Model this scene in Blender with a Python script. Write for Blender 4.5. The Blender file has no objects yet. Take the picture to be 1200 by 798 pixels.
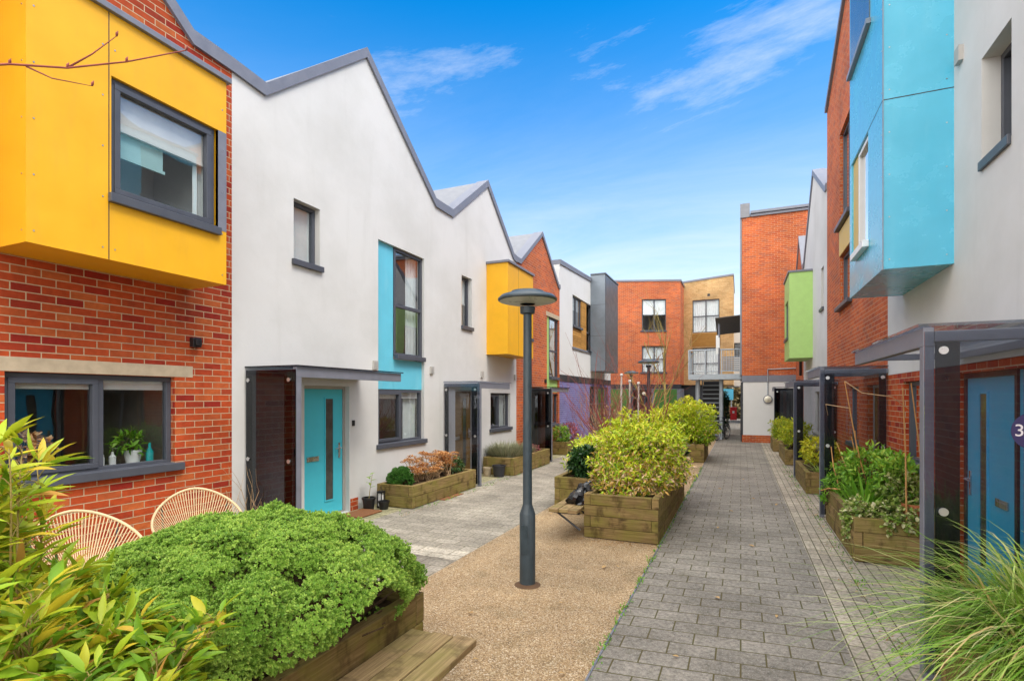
import bpy, math, random
import numpy as np
from mathutils import Vector, Matrix
from mathutils.geometry import tessellate_polygon

random.seed(7)
RNG = np.random.default_rng(11)
SC = bpy.context.scene
COL = SC.collection
rad = math.radians

# ------------------------------------------------------------------ mesh helpers
class MB:
    """collects faces of one mesh; box-projected uv in metres"""
    def __init__(s):
        s.v = []; s.f = []; s.o = []; s.var = []
    def add(s, verts, faces, off=(0, 0), swap=False, var=0.0):
        i = len(s.v)
        s.v += [tuple(p) for p in verts]
        for f in faces:
            s.f.append(tuple(i + k for k in f)); s.o.append((off[0], off[1], swap))
        s.var += [var] * len(verts)
        return s
    def quad(s, a, b, c, d, **k):
        return s.add([a, b, c, d], [(0, 1, 2, 3)], **k)
    def box(s, x0, x1, y0, y1, z0, z1, rnd=False, **k):
        if x0 > x1: x0, x1 = x1, x0
        if y0 > y1: y0, y1 = y1, y0
        if rnd:
            k['off'] = (random.uniform(0, 40), random.uniform(0, 40)); k['var'] = random.random()
        vs = [(x0,y0,z0),(x1,y0,z0),(x1,y1,z0),(x0,y1,z0),(x0,y0,z1),(x1,y0,z1),(x1,y1,z1),(x0,y1,z1)]
        fs = [(0,3,2,1),(4,5,6,7),(0,1,5,4),(1,2,6,5),(2,3,7,6),(3,0,4,7)]
        return s.add(vs, fs, **k)
    def prism(s, pts, axis_vec, **k):
        """closed polygon pts extruded by axis_vec"""
        n = len(pts); a = [Vector(p) for p in pts]; b = [p + Vector(axis_vec) for p in a]
        fs = [tuple(range(n))[::-1], tuple(range(n, 2*n))]
        fs += [(i, (i+1) % n, n + (i+1) % n, n + i) for i in range(n)]
        return s.add(a + b, fs, **k)
    def tube(s, pts, r, n=8, cap=True, **k):
        pts = [Vector(p) for p in pts]
        if not isinstance(r, (list, tuple)): r = [r] * len(pts)
        vs = []; fs = []
        up = None
        for i, p in enumerate(pts):
            t = (pts[min(i+1, len(pts)-1)] - pts[max(i-1, 0)])
            if t.length < 1e-9: t = Vector((0, 0, 1))
            t.normalize()
            if up is None:
                up = Vector((1, 0, 0)) if abs(t.x) < .8 else Vector((0, 1, 0))
            a = t.cross(up)
            if a.length < 1e-6: a = t.cross(Vector((0.3, .7, .2)))
            a.normalize(); b = t.cross(a); up = -b if False else up
            for j in range(n):
                q = 2 * math.pi * j / n
                vs.append(p + a * (r[i] * math.cos(q)) + b * (r[i] * math.sin(q)))
        m = len(pts)
        for i in range(m - 1):
            for j in range(n):
                fs.append((i*n+j, i*n+(j+1) % n, (i+1)*n+(j+1) % n, (i+1)*n+j))
        if cap:
            fs.append(tuple(range(n))[::-1]); fs.append(tuple((m-1)*n + j for j in range(n)))
        return s.add(vs, fs, **k)
    def lathe(s, prof, c=(0, 0, 0), n=24, cap=True, **k):
        vs = []; fs = []
        for r, z in prof:
            for j in range(n):
                q = 2 * math.pi * j / n
                vs.append((c[0] + r*math.cos(q), c[1] + r*math.sin(q), c[2] + z))
        for i in range(len(prof) - 1):
            for j in range(n):
                fs.append((i*n+j, i*n+(j+1) % n, (i+1)*n+(j+1) % n, (i+1)*n+j))
        if cap:
            fs.append(tuple(range(n))[::-1]); fs.append(tuple((len(prof)-1)*n + j for j in range(n)))
        return s.add(vs, fs, **k)
    def disc(s, c, nrm, r, t, n=20, **k):
        nrm = Vector(nrm).normalized(); c = Vector(c)
        return s.tube([c, c + nrm * t], r, n=n, **k)

ORIG = {}          # world origin of every thing and of its parts

def link(o, parent, org):
    COL.objects.link(o); ORIG[o.name] = org
    if parent is not None:
        o.parent = parent
    else:
        o.location = org
    return o

def props(o, label=None, cat=None, group=None, kind=None):
    if label: o['label'] = label
    if cat: o['category'] = cat
    if group: o['group'] = group
    if kind: o['kind'] = kind
    return o

def thing(name, label, cat, loc, group=None):
    o = bpy.data.objects.new(name, None); o.empty_display_size = .2
    link(o, None, Vector(loc))
    return props(o, label, cat, group)

def build(name, mb, mat, parent=None, loc=None, smooth=False, bevel=0, label=None, cat=None, group=None, kind=None):
    org = ORIG[parent.name] if parent is not None else Vector(loc or (0, 0, 0))
    me = bpy.data.meshes.new(name)
    V = [(p[0]-org.x, p[1]-org.y, p[2]-org.z) for p in mb.v]
    me.from_pydata(V, [], mb.f)
    uv = me.uv_layers.new(name='UVMap')
    co = mb.v; data = [0.0] * (2 * len(me.loops)); li = 0
    for f, (ou, ov, sw), pl in zip(mb.f, mb.o, me.polygons):
        n = pl.normal; ax, ay, az = abs(n.x), abs(n.y), abs(n.z)
        for k in f:
            x, y, z = co[k]
            if az >= ax and az >= ay: u, v = x, y
            elif ax >= ay: u, v = y, z
            else: u, v = x, z
            if sw and az >= ax and az >= ay: u, v = v, u
            data[li] = u + ou; data[li+1] = v + ov; li += 2
    uv.data.foreach_set('uv', data)
    at = me.attributes.new('var', 'FLOAT', 'POINT'); at.data.foreach_set('value', mb.var)
    if smooth:
        me.polygons.foreach_set('use_smooth', [True] * len(me.polygons))
    me.materials.append(mat)
    o = bpy.data.objects.new(name, me)
    link(o, parent, org)
    if smooth == 'auto':
        try: me.set_sharp_from_angle(angle=rad(35))
        except Exception: pass
    if bevel:
        m = o.modifiers.new('b', 'BEVEL'); m.width = bevel; m.segments = 2; m.limit_method = 'ANGLE'; m.angle_limit = rad(40)
    return props(o, label, cat, group, kind)

def copy_tree(o, parent=None, loc=None, rz=0, label=None):
    c = o.copy(); COL.objects.link(c); c.parent = parent
    if parent is None:
        c.location = loc; c.rotation_euler = (0, 0, rz); ORIG[c.name] = Vector(loc)
        if label: c['label'] = label
    for ch in list(o.children): copy_tree(ch, c)
    return c

# ------------------------------------------------------------------ leaves (numpy)
def norm(a):
    return a / np.maximum(np.linalg.norm(a, axis=-1, keepdims=True), 1e-9)

SHAPES = {   # stations along the leaf (s, half width)
    'diamond': [(0, 0), (.5, 1), (1, 0)],
    'lance': [(0, .12), (.22, .85), (.5, 1), (.78, .55), (1, 0)],
    'oval': [(0, .15), (.3, .9), (.65, .95), (1, .1)],
}
def leaf_mesh(name, P, D, Nn, L, W, var, mat, parent, shape='lance', droop=.25, fold=.25, **kw):
    """N leaves: base P, direction D, upward side Nn, length L, width W"""
    org = np.array(ORIG[parent.name]) if parent is not None else np.zeros(3)
    P = np.asarray(P, float) - org; D = norm(np.asarray(D, float)); n = len(P)
    L = np.broadcast_to(np.asarray(L, float), (n,)); W = np.broadcast_to(np.asarray(W, float), (n,))
    S = norm(np.cross(D, Nn)); U = norm(np.cross(S, D))
    st = SHAPES[shape]
    rings = []
    for s, w in st:
        c = P + D * (L * s)[:, None] - U * (L * droop * s * s)[:, None]
        hw = (W * .5 * w)[:, None]
        lift = U * (W * .5 * w * fold)[:, None]
        if w == 0: rings.append([c])
        elif shape == 'diamond': rings.append([c - S * hw + lift, c + S * hw + lift])
        else: rings.append([c - S * hw + lift, c, c + S * hw + lift])
    cols = [a for r in rings for a in r]
    K = len(cols)
    V = np.stack(cols, 1).reshape(-1, 3)
    idx = []; k = 0; ids = []
    for r in rings:
        ids.append(list(range(k, k + len(r)))); k += len(r)
    faces = []
    if shape == 'diamond':
        faces = [(0, 2, 3, 1)]
    else:
        for a, b in zip(ids[:-1], ids[1:]):
            if len(a) == 3 and len(b) == 3: faces += [(a[0], a[1], b[1], b[0]), (a[1], a[2], b[2], b[1])]
            elif len(b) == 1: faces += [(a[0], a[1], b[0]), (a[1], a[2], b[0])]
            elif len(a) == 1: faces += [(a[0], b[1], b[0]), (a[0], b[2], b[1])]
    lens = [len(f) for f in faces]
    flat = np.array([i for f in faces for i in f])
    loops = (flat[None, :] + (np.arange(n) * K)[:, None]).reshape(-1)
    tot = np.tile(np.array(lens), n); start = np.concatenate([[0], np.cumsum(tot)[:-1]])
    me = bpy.data.meshes.new(name)
    me.vertices.add(len(V)); me.vertices.foreach_set('co', V.reshape(-1).astype(np.float32))
    me.loops.add(len(loops)); me.loops.foreach_set('vertex_index', loops.astype(np.int32))
    me.polygons.add(len(tot)); me.polygons.foreach_set('loop_start', start.astype(np.int32))
    at = me.attributes.new('var', 'FLOAT', 'POINT')
    at.data.foreach_set('value', np.repeat(np.broadcast_to(var, (n,)), K).astype(np.float32))
    me.update(calc_edges=True)
    me.polygons.foreach_set('use_smooth', np.ones(len(tot), bool))
    me.materials.append(mat)
    o = bpy.data.objects.new(name, me)
    link(o, parent, Vector(org))
    return props(o, **kw)

def rand_dirs(n):
    return norm(RNG.normal(size=(n, 3)))

# ------------------------------------------------------------------ materials
def newmat(name):
    m = bpy.data.materials.new(name); m.use_nodes = True
    nt = m.node_tree; b = nt.nodes['Principled BSDF']
    return m, nt, b
def N(nt, t, **k):
    n = nt.nodes.new(t)
    for a, v in k.items():
        if a.startswith('_'): n.inputs[a[1:].replace('_', ' ')].default_value = v
        else: setattr(n, a, v)
    return n
def lk(nt, a, b): nt.links.new(a, b)
def rgb(c): return (c[0], c[1], c[2], 1)
def ramp(nt, stops, src=None):
    r = nt.nodes.new('ShaderNodeValToRGB'); e = r.color_ramp.elements
    while len(e) > 1: e.remove(e[0])
    e[0].position = stops[0][0]; e[0].color = rgb(stops[0][1])
    for p, c in stops[1:]:
        q = e.new(p); q.color = rgb(c)
    if src is not None: lk(nt, src, r.inputs[0])
    return r
def g(v): return (v, v, v)
def mix(nt, fac, a, b, mode='MIX'):
    m = nt.nodes.new('ShaderNodeMix'); m.data_type = 'RGBA'; m.blend_type = mode
    for s, x in ((m.inputs[0], fac), (m.inputs[6], a), (m.inputs[7], b)):
        if hasattr(x, 'links'): lk(nt, x, s)
        elif isinstance(x, (int, float)): s.default_value = x
        else: s.default_value = rgb(x)
    return m.outputs[2]
def uvnode(nt, scale=(1, 1, 1), rot=0, coord='UV', loc=(0, 0, 0)):
    t = nt.nodes.new('ShaderNodeTexCoord'); m = nt.nodes.new('ShaderNodeMapping')
    lk(nt, t.outputs[coord], m.inputs[0]); m.inputs['Scale'].default_value = scale
    m.inputs['Rotation'].default_value = (0, 0, rot); m.inputs['Location'].default_value = loc
    return m.outputs[0]
def noise(nt, vec, scale, detail=4, rough=.55, dist=0):
    n = nt.nodes.new('ShaderNodeTexNoise'); lk(nt, vec, n.inputs['Vector'])
    n.inputs['Scale'].default_value = scale; n.inputs['Detail'].default_value = detail
    n.inputs['Roughness'].default_value = rough; n.inputs['Distortion'].default_value = dist
    return n.outputs['Fac']
def bump(nt, b, h, strength=.3, dist=.01, prev=None):
    n = nt.nodes.new('ShaderNodeBump'); n.inputs['Strength'].default_value = strength; n.inputs['Distance'].default_value = dist
    lk(nt, h, n.inputs['Height'])
    if prev is not None: lk(nt, prev, n.inputs['Normal'])
    lk(nt, n.outputs[0], b.inputs['Normal']); return n.outputs[0]

def m_brick(name, ca, cb, cc, mortar, bw=.225, rh=.075, ms=.005, offset=.5, bstr=.5):
    m, nt, b = newmat(name)
    uv = uvnode(nt)
    t = N(nt, 'ShaderNodeTexBrick', offset=offset)
    lk(nt, uv, t.inputs['Vector'])
    t.inputs['Color1'].default_value = (0, 0, 0, 1); t.inputs['Color2'].default_value = (1, 1, 1, 1)
    t.inputs['Mortar'].default_value = (.5, .5, .5, 1)
    t.inputs['Scale'].default_value = 1; t.inputs['Mortar Size'].default_value = ms; t.inputs['Mortar Smooth'].default_value = .2
    t.inputs['Brick Width'].default_value = bw; t.inputs['Row Height'].default_value = rh
    r = ramp(nt, [(0, ca), (.35, cb), (.7, cb), (.88, cc), (1, ca)], t.outputs['Color'])
    n1 = noise(nt, uv, 14, 6, .65); n2 = noise(nt, uv, .9, 3)
    c = mix(nt, .35, r.outputs[0], ramp(nt, [(.3, g(.45)), (.7, g(1.5))], n1).outputs[0], 'MULTIPLY')
    c = mix(nt, .55, c, ramp(nt, [(.33, g(.55)), (.67, g(1.25))], n2).outputs[0], 'MULTIPLY')
    mo = mix(nt, .4, mortar, ramp(nt, [(.3, g(.55)), (.7, g(1.2))], noise(nt, uv, 30, 4)).outputs[0], 'MULTIPLY')
    c = mix(nt, t.outputs['Fac'], c, mo)
    lk(nt, c, b.inputs['Base Color']); b.inputs['Roughness'].default_value = .85
    b.inputs['Specular IOR Level'].default_value = .25
    inv = N(nt, 'ShaderNodeMath', operation='SUBTRACT'); inv.inputs[0].default_value = 1; lk(nt, t.outputs['Fac'], inv.inputs[1])
    ad = N(nt, 'ShaderNodeMath', operation='MULTIPLY_ADD'); lk(nt, n1, ad.inputs[0]); ad.inputs[1].default_value = .35; lk(nt, inv.outputs[0], ad.inputs[2])
    bump(nt, b, ad.outputs[0], bstr, .006)
    return m

def m_render(name, c, stain=(.55, .54, .48)):
    m, nt, b = newmat(name)
    uv = uvnode(nt)
    n1 = noise(nt, uv, .55, 6, .62); n2 = noise(nt, uv, 160, 3, .6)
    st = uvnode(nt, (2.2, .22, 1)); n3 = noise(nt, st, 1.5, 5, .6)
    col = mix(nt, ramp(nt, [(.42, g(0)), (.78, g(.55))], n1).outputs[0], c, stain)
    col = mix(nt, ramp(nt, [(.56, g(0)), (.85, g(.35))], n3).outputs[0], col, stain)
    lk(nt, col, b.inputs['Base Color']); b.inputs['Roughness'].default_value = .9; b.inputs['Specular IOR Level'].default_value = .15
    n4 = noise(nt, uv, 5, 3)
    p = bump(nt, b, n2, .35, .004); bump(nt, b, n4, .15, .02, p)
    return m

def m_plain(name, c, rough=.5, metal=0, var=.12, scale=6, bumpy=0, spec=.4, dirt=None):
    m, nt, b = newmat(name)
    uv = uvnode(nt)
    n1 = noise(nt, uv, scale, 5, .6)
    col = mix(nt, 1.0, c, ramp(nt, [(.3, g(1 - var)), (.7, g(1 + var))], n1).outputs[0], 'MULTIPLY')
    if dirt:
        st = uvnode(nt, (3, .5, 1)); n3 = noise(nt, st, 2.2, 6, .65)
        col = mix(nt, ramp(nt, [(.52, g(0)), (.8, g(.5))], n3).outputs[0], col, dirt)
    lk(nt, col, b.inputs['Base Color']); b.inputs['Metallic'].default_value = metal
    b.inputs['Specular IOR Level'].default_value = spec
    rr = ramp(nt, [(.3, g(max(rough - .08, .02))), (.7, g(min(rough + .1, 1)))], n1); lk(nt, rr.outputs[0], b.inputs['Roughness'])
    if bumpy: bump(nt, b, noise(nt, uv, scale * 8, 3), bumpy, .004)
    return m

def m_wood(name, ca, cb, moss=None, mossamt=.5, rough=.8):
    m, nt, b = newmat(name)
    at = N(nt, 'ShaderNodeAttribute', attribute_name='var')
    gr = uvnode(nt, (1.2, 26, 1)); n1 = noise(nt, gr, 1.6, 6, .65, .6)
    gr2 = uvnode(nt, (3, 90, 1)); n2 = noise(nt, gr2, 1.5, 4, .6)
    uv = uvnode(nt)
    col = ramp(nt, [(.28, ca), (.5, tuple((x + y) / 2 for x, y in zip(ca, cb))), (.72, cb)], n1).outputs[0]
    col = mix(nt, .5, col, ramp(nt, [(.35, g(.5)), (.65, g(1.3))], n2).outputs[0], 'MULTIPLY')
    col = mix(nt, .55, col, ramp(nt, [(0, g(.62)), (1, g(1.35))], at.outputs['Fac']).outputs[0], 'MULTIPLY')
    if moss:
        n3 = noise(nt, uv, 2.6, 6, .65, .4)
        col = mix(nt, ramp(nt, [(.42, g(0)), (.66, g(mossamt))], n3).outputs[0], col, moss)
        n5 = noise(nt, uvnode(nt, (1, .6, 1)), 5.5, 5, .6)
        col = mix(nt, ramp(nt, [(.53, g(0)), (.66, g(.75))], n5).outputs[0], col, tuple(x * .42 for x in ca))
        n6 = noise(nt, uvnode(nt, (1, .35, 1)), 9, 5, .7)
        col = mix(nt, ramp(nt, [(.62, g(0)), (.74, g(.4))], n6).outputs[0], col, (.34, .38, .06))
    # knots
    v = N(nt, 'ShaderNodeTexVoronoi'); lk(nt, uvnode(nt, (1.1, 3.2, 1)), v.inputs['Vector']); v.inputs['Scale'].default_value = 1.6
    col = mix(nt, ramp(nt, [(.06, g(.75)), (.13, g(0))], v.outputs['Distance']).outputs[0], col, tuple(x * .3 for x in ca))
    lk(nt, col, b.inputs['Base Color']); b.inputs['Roughness'].default_value = rough; b.inputs['Specular IOR Level'].default_value = .2
    p = bump(nt, b, n1, .4, .006); bump(nt, b, n2, .35, .003, p)
    return m

def m_leaf(name, stops, rough=.45, trans=.25, spec=.35):
    m, nt, b = newmat(name)
    at = N(nt, 'ShaderNodeAttribute', attribute_name='var')
    r = ramp(nt, stops, at.outputs['Fac'])
    lk(nt, r.outputs[0], b.inputs['Base Color']); b.inputs['Roughness'].default_value = rough
    b.inputs['Specular IOR Level'].default_value = spec
    if trans:
        t = N(nt, 'ShaderNodeBsdfTranslucent'); lk(nt, r.outputs[0], t.inputs['Color'])
        ms = N(nt, 'ShaderNodeMixShader'); ms.inputs[0].default_value = trans
        lk(nt, b.outputs[0], ms.inputs[1]); lk(nt, t.outputs[0], ms.inputs[2])
        lk(nt, ms.outputs[0], nt.nodes['Material Output'].inputs['Surface'])
    return m

def m_glass(name, tint, refl=1.6, rough=0.0, wav=.03):
    m, nt, b = newmat(name); nt.nodes.remove(b)
    tr = N(nt, 'ShaderNodeBsdfTransparent'); tr.inputs[0].default_value = rgb(tint)
    gl = N(nt, 'ShaderNodeBsdfGlossy'); gl.inputs['Roughness'].default_value = rough; gl.inputs['Color'].default_value = (.95, .97, 1, 1)
    fr = N(nt, 'ShaderNodeFresnel'); ge = N(nt, 'ShaderNodeNewGeometry')
    io = N(nt, 'ShaderNodeMath', operation='MULTIPLY_ADD'); lk(nt, ge.outputs['Backfacing'], io.inputs[0]); io.inputs[1].default_value = 1/1.5 - 1.5; io.inputs[2].default_value = 1.5
    lk(nt, io.outputs[0], fr.inputs[0])
    mu = N(nt, 'ShaderNodeMath', operation='MULTIPLY'); lk(nt, fr.outputs[0], mu.inputs[0]); mu.inputs[1].default_value = refl; mu.use_clamp = True
    bp = N(nt, 'ShaderNodeBump'); bp.inputs['Strength'].default_value = wav; bp.inputs['Distance'].default_value = .05
    lk(nt, noise(nt, uvnode(nt), 1.3, 2), bp.inputs['Height']); lk(nt, bp.outputs[0], gl.inputs['Normal'])
    ms = N(nt, 'ShaderNodeMixShader'); lk(nt, mu.outputs[0], ms.inputs[0]); lk(nt, tr.outputs[0], ms.inputs[1]); lk(nt, gl.outputs[0], ms.inputs[2])
    lk(nt, ms.outputs[0], nt.nodes['Material Output'].inputs['Surface'])
    return m

def m_paver(name, ca, cb, joint, bw, rh, ms=.006, offset=.5, rot=0, moss=(.09, .085, .03), mossamt=.4, speck=.5, shear=0):
    m, nt, b = newmat(name)
    uv = uvnode(nt, rot=rot)
    if shear:      # the courses run a few degrees off square to the path
        sx = N(nt, 'ShaderNodeSeparateXYZ'); lk(nt, uv, sx.inputs[0])
        ma = N(nt, 'ShaderNodeMath', operation='MULTIPLY_ADD'); lk(nt, sx.outputs[0], ma.inputs[0]); ma.inputs[1].default_value = -shear; lk(nt, sx.outputs[1], ma.inputs[2])
        cv = N(nt, 'ShaderNodeCombineXYZ'); lk(nt, sx.outputs[0], cv.inputs[0]); lk(nt, ma.outputs[0], cv.inputs[1]); uv = cv.outputs[0]
    t = N(nt, 'ShaderNodeTexBrick', offset=offset); lk(nt, uv, t.inputs['Vector'])
    t.inputs['Color1'].default_value = (0, 0, 0, 1); t.inputs['Color2'].default_value = (1, 1, 1, 1); t.inputs['Mortar'].default_value = (.5, .5, .5, 1)
    t.inputs['Scale'].default_value = 1; t.inputs['Mortar Size'].default_value = ms; t.inputs['Mortar Smooth'].default_value = .35
    t.inputs['Brick Width'].default_value = bw; t.inputs['Row Height'].default_value = rh
    c = ramp(nt, [(0, ca), (1, cb)], t.outputs['Color']).outputs[0]
    n1 = noise(nt, uv, 26, 7, .72); n2 = noise(nt, uv, 1.1, 5, .6); n3 = noise(nt, uv, 95, 2, .5); n4 = noise(nt, uv, 4.2, 6, .7)
    c = mix(nt, .9, c, ramp(nt, [(.3, g(.4)), (.7, g(1.6))], n1).outputs[0], 'MULTIPLY')
    c = mix(nt, .6, c, ramp(nt, [(.33, g(.55)), (.68, g(1.45))], n2).outputs[0], 'MULTIPLY')
    c = mix(nt, ramp(nt, [(.60, g(0)), (.67, g(speck))], n3).outputs[0], c, (.5, .49, .45))
    c = mix(nt, ramp(nt, [(.55, g(0)), (.75, g(mossamt))], n4).outputs[0], c, moss)
    jc = mix(nt, ramp(nt, [(.4, g(0)), (.6, g(.8))], n2).outputs[0], joint, moss)
    c = mix(nt, t.outputs['Fac'], c, jc)
    lk(nt, c, b.inputs['Base Color']); b.inputs['Roughness'].default_value = .85; b.inputs['Specular IOR Level'].default_value = .25
    inv = N(nt, 'ShaderNodeMath', operation='SUBTRACT'); inv.inputs[0].default_value = 1; lk(nt, t.outputs['Fac'], inv.inputs[1])
    ad = N(nt, 'ShaderNodeMath', operation='MULTIPLY_ADD'); lk(nt, n1, ad.inputs[0]); ad.inputs[1].default_value = .5; lk(nt, inv.outputs[0], ad.inputs[2])
    bump(nt, b, ad.outputs[0], .55, .008)
    return m

def m_gravel(name):
    m, nt, b = newmat(name)
    uv = uvnode(nt)
    v = N(nt, 'ShaderNodeTexVoronoi'); lk(nt, uv, v.inputs['Vector']); v.inputs['Scale'].default_value = 135
    sep = N(nt, 'ShaderNodeSeparateColor'); lk(nt, v.outputs['Color'], sep.inputs[0])
    c = ramp(nt, [(0, (.14, .085, .04)), (.3, (.31, .195, .09)), (.6, (.40, .265, .13)), (.85, (.52, .385, .22)), (1, (.70, .61, .46))], sep.outputs[0]).outputs[0]
    n2 = noise(nt, uv, .8, 6, .65); n4 = noise(nt, uv, 3.5, 5, .6)
    c = mix(nt, .7, c, ramp(nt, [(.32, g(.62)), (.68, g(1.25))], n2).outputs[0], 'MULTIPLY')
    c = mix(nt, ramp(nt, [(.52, g(0)), (.8, g(.45))], n4).outputs[0], c, (.12, .1, .04))
    lk(nt, c, b.inputs['Base Color']); b.inputs['Roughness'].default_value = .8
    bump(nt, b, v.outputs['Distance'], .5, .006)
    return m

M = {}
M['brick_red'] = m_brick('brick_red', (.27, .018, .010), (.43, .066, .016), (.48, .115, .03), (.48, .355, .22))
M['brick_orange'] = m_brick('brick_orange', (.42, .075, .022), (.53, .12, .032), (.37, .10, .05), (.52, .38, .25), ms=.004)
M['brick_tan'] = m_brick('brick_tan', (.50, .30, .12), (.58, .36, .16), (.62, .42, .2), (.52, .38, .21), ms=.004)
M['brick_purple'] = m_brick('brick_purple', (.13, .115, .30), (.155, .14, .35), (.18, .165, .37), (.30, .29, .42), ms=.008)
M['render'] = m_render('render', (.645, .635, .61), (.44, .43, .39))
M['render_clean'] = m_render('render_clean', (.68, .68, .66), (.55, .54, .49))
M['yellow'] = m_plain('yellow', (.78, .40, .012), .42, var=.06, scale=2.5, dirt=(.66, .33, .03))
M['cyan'] = m_plain('cyan', (.13, .52, .66), .42, var=.05, scale=2.5, dirt=(.30, .6, .70))
M['blue'] = m_plain('blue', (.085, .46, .64), .24, spec=.9, var=.07, scale=2.5, dirt=(.14, .51, .67))
M['door_cyan'] = m_plain('door_cyan', (.07, .54, .66), .4, var=.03)
M['door_blue'] = m_plain('door_blue', (.035, .44, .68), .4, var=.03)
M['lime'] = m_plain('lime', (.36, .56, .17), .45, var=.05)
M['ochre'] = m_plain('ochre', (.62, .42, .10), .5, var=.05)
M['slate'] = m_plain('slate', (.175, .182, .215), .45, var=.1)
M['slate_dark'] = m_plain('slate_dark', (.03, .031, .036), .45, var=.1)
M['slate_light'] = m_plain('slate_light', (.22, .235, .27), .4, var=.1)
M['zinc'] = m_plain('zinc', (.19, .22, .25), .4, .4, var=.15, scale=2)
M['zinc_dark'] = m_plain('zinc_dark', (.085, .095, .11), .35, .4, var=.2, scale=3)
M['roof'] = m_plain('roof', (.20, .205, .22), .6, var=.15)
M['sandstone'] = m_plain('sandstone', (.47, .38, .26), .85, var=.12, scale=9, bumpy=.2, spec=.2)
M['steel'] = m_plain('steel', (.6, .6, .6), .28, .9, var=.08)
M['grey_frame'] = m_plain('grey_frame', (.36, .34, .31), .5, var=.06)
M['white_pvc'] = m_plain('white_pvc', (.75, .75, .73), .4, var=.03)
M['blackp'] = m_plain('blackp', (.012, .012, .013), .35, var=.1, spec=.5)
M['bag'] = m_plain('bag', (.008, .008, .009), .22, var=.1, spec=.6)
M['lamp'] = m_plain('lamp', (.036, .054, .066), .42, var=.2, scale=9, dirt=(.10, .11, .11))
M['lampglass'] = m_plain('lampglass', (.42, .46, .40), .3, var=.1)
M['galv'] = m_plain('galv', (.36, .40, .43), .45, .3, var=.12)
M['timber'] = m_wood('timber', (.13, .08, .028), (.34, .24, .10), (.18, .18, .025), .6)
M['timber_grey'] = m_wood('timber_grey', (.22, .14, .065), (.44, .31, .16), (.20, .19, .04), .5)
M['cedar'] = m_wood('cedar', (.36, .17, .04), (.55, .30, .08))
M['brown_door'] = m_wood('brown_door', (.22, .12, .035), (.34, .2, .06))
M['soil'] = m_plain('soil', (.055, .035, .02), .95, var=.5, scale=14, bumpy=1, spec=.1)
M['terracotta'] = m_plain('terracotta', (.40, .13, .05), .8, var=.15)
M['mat'] = m_plain('mat', (.22, .09, .035), .95, var=.3, scale=40, bumpy=.6)
M['red_box'] = m_plain('red_box', (.62, .015, .02), .4, var=.05)
M['cord'] = m_plain('cord', (.62, .47, .27), .5, var=.08)
M['whitepole'] = m_plain('whitepole', (.55, .50, .46), .5, var=.1)
M['bark'] = m_plain('bark', (.16, .10, .06), .85, var=.35, scale=20, bumpy=.6, spec=.2)
M['bark_yel'] = m_plain('bark_yel', (.33, .25, .08), .85, var=.3, scale=20, bumpy=.6, spec=.2)
M['twig_red'] = m_plain('twig_red', (.26, .075, .06), .8, var=.3, scale=20, spec=.2)
M['twig_tan'] = m_plain('twig_tan', (.40, .27, .15), .8, var=.3, scale=20, spec=.2)
M['cane'] = m_plain('cane', (.48, .24, .08), .6, var=.2, scale=20)
M['stem'] = m_plain('stem', (.085, .055, .032), .9, var=.3, scale=20, spec=.1)
M['interior'] = m_plain('interior', (.30, .27, .23), .9, var=.1)
M['blind'] = m_plain('blind', (.84, .82, .78), .8, var=.06)
M['blind_aqua'] = m_plain('blind_aqua', (.42, .66, .66), .8, var=.06)
M['curtain'] = m_plain('curtain', (.82, .86, .85), .8, var=.06)
M['glass'] = m_glass('glass', (.84, .87, .87), 3.0)
M['glass_far'] = m_glass('glass_far', (.95, .97, .98), 1.0)
M['smoked'] = m_glass('smoked', (.74, .76, .80), 1.0, wav=.01)
M['smoked_dark'] = m_glass('smoked_dark', (.30, .33, .36), 1.0, wav=.01)
M['number_disc'] = m_plain('number_disc', (.035, .03, .10), .5, var=.05)
M['number_white'] = m_plain('number_white', (.7, .68, .7), .5, var=.02)
M['globe'] = m_plain('globe', (.85, .8, .65), .4, var=.02)
M['signblue'] = m_plain('signblue', (.12, .5, .68), .5, var=.05)
M['teal'] = m_plain('teal', (.01, .36, .36), .3, var=.05)
M['path_pavers'] = m_paver('path_pavers', (.20, .18, .15), (.25, .225, .188), (.10, .08, .035), .33, .2, .0065, shear=.10)
M['edge_pavers'] = m_paver('edge_pavers', (.31, .27, .21), (.40, .35, .27), (.11, .095, .06), .105, .21, .006, offset=.0, mossamt=.35, speck=.25)
M['left_pavers'] = m_paver('left_pavers', (.27, .24, .19), (.345, .305, .245), (.12, .10, .07), .33, .2, .005, mossamt=.25, speck=.3)
M['left_edge'] = m_paver('left_edge', (.33, .30, .17), (.42, .38, .22), (.10, .10, .03), .21, .105, .006, offset=.0, mossamt=.5)
M['light_band'] = m_paver('light_band', (.48, .43, .34), (.56, .5, .4), (.18, .16, .11), .42, .18, .006, speck=.1, mossamt=.15)
M['gravel'] = m_gravel('gravel')
M['ground'] = m_plain('ground', (.20, .19, .16), .9, var=.3, scale=3, bumpy=.5, spec=.2)
GREEN = m_leaf
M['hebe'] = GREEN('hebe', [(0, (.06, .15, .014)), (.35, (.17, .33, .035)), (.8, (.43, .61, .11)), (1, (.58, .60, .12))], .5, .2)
M['bamboo'] = GREEN('bamboo', [(0, (.07, .17, .012)), (.35, (.20, .38, .02)), (.7, (.46, .52, .03)), (.9, (.64, .50, .035)), (1, (.50, .26, .06))], .42, .3)
M['nandina'] = GREEN('nandina', [(0, (.03, .09, .008)), (.18, (.13, .26, .01)), (.5, (.42, .56, .014)), (.78, (.64, .68, .03)), (.9, (.58, .33, .05)), (1, (.72, .52, .34))], .45, .15)
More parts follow.
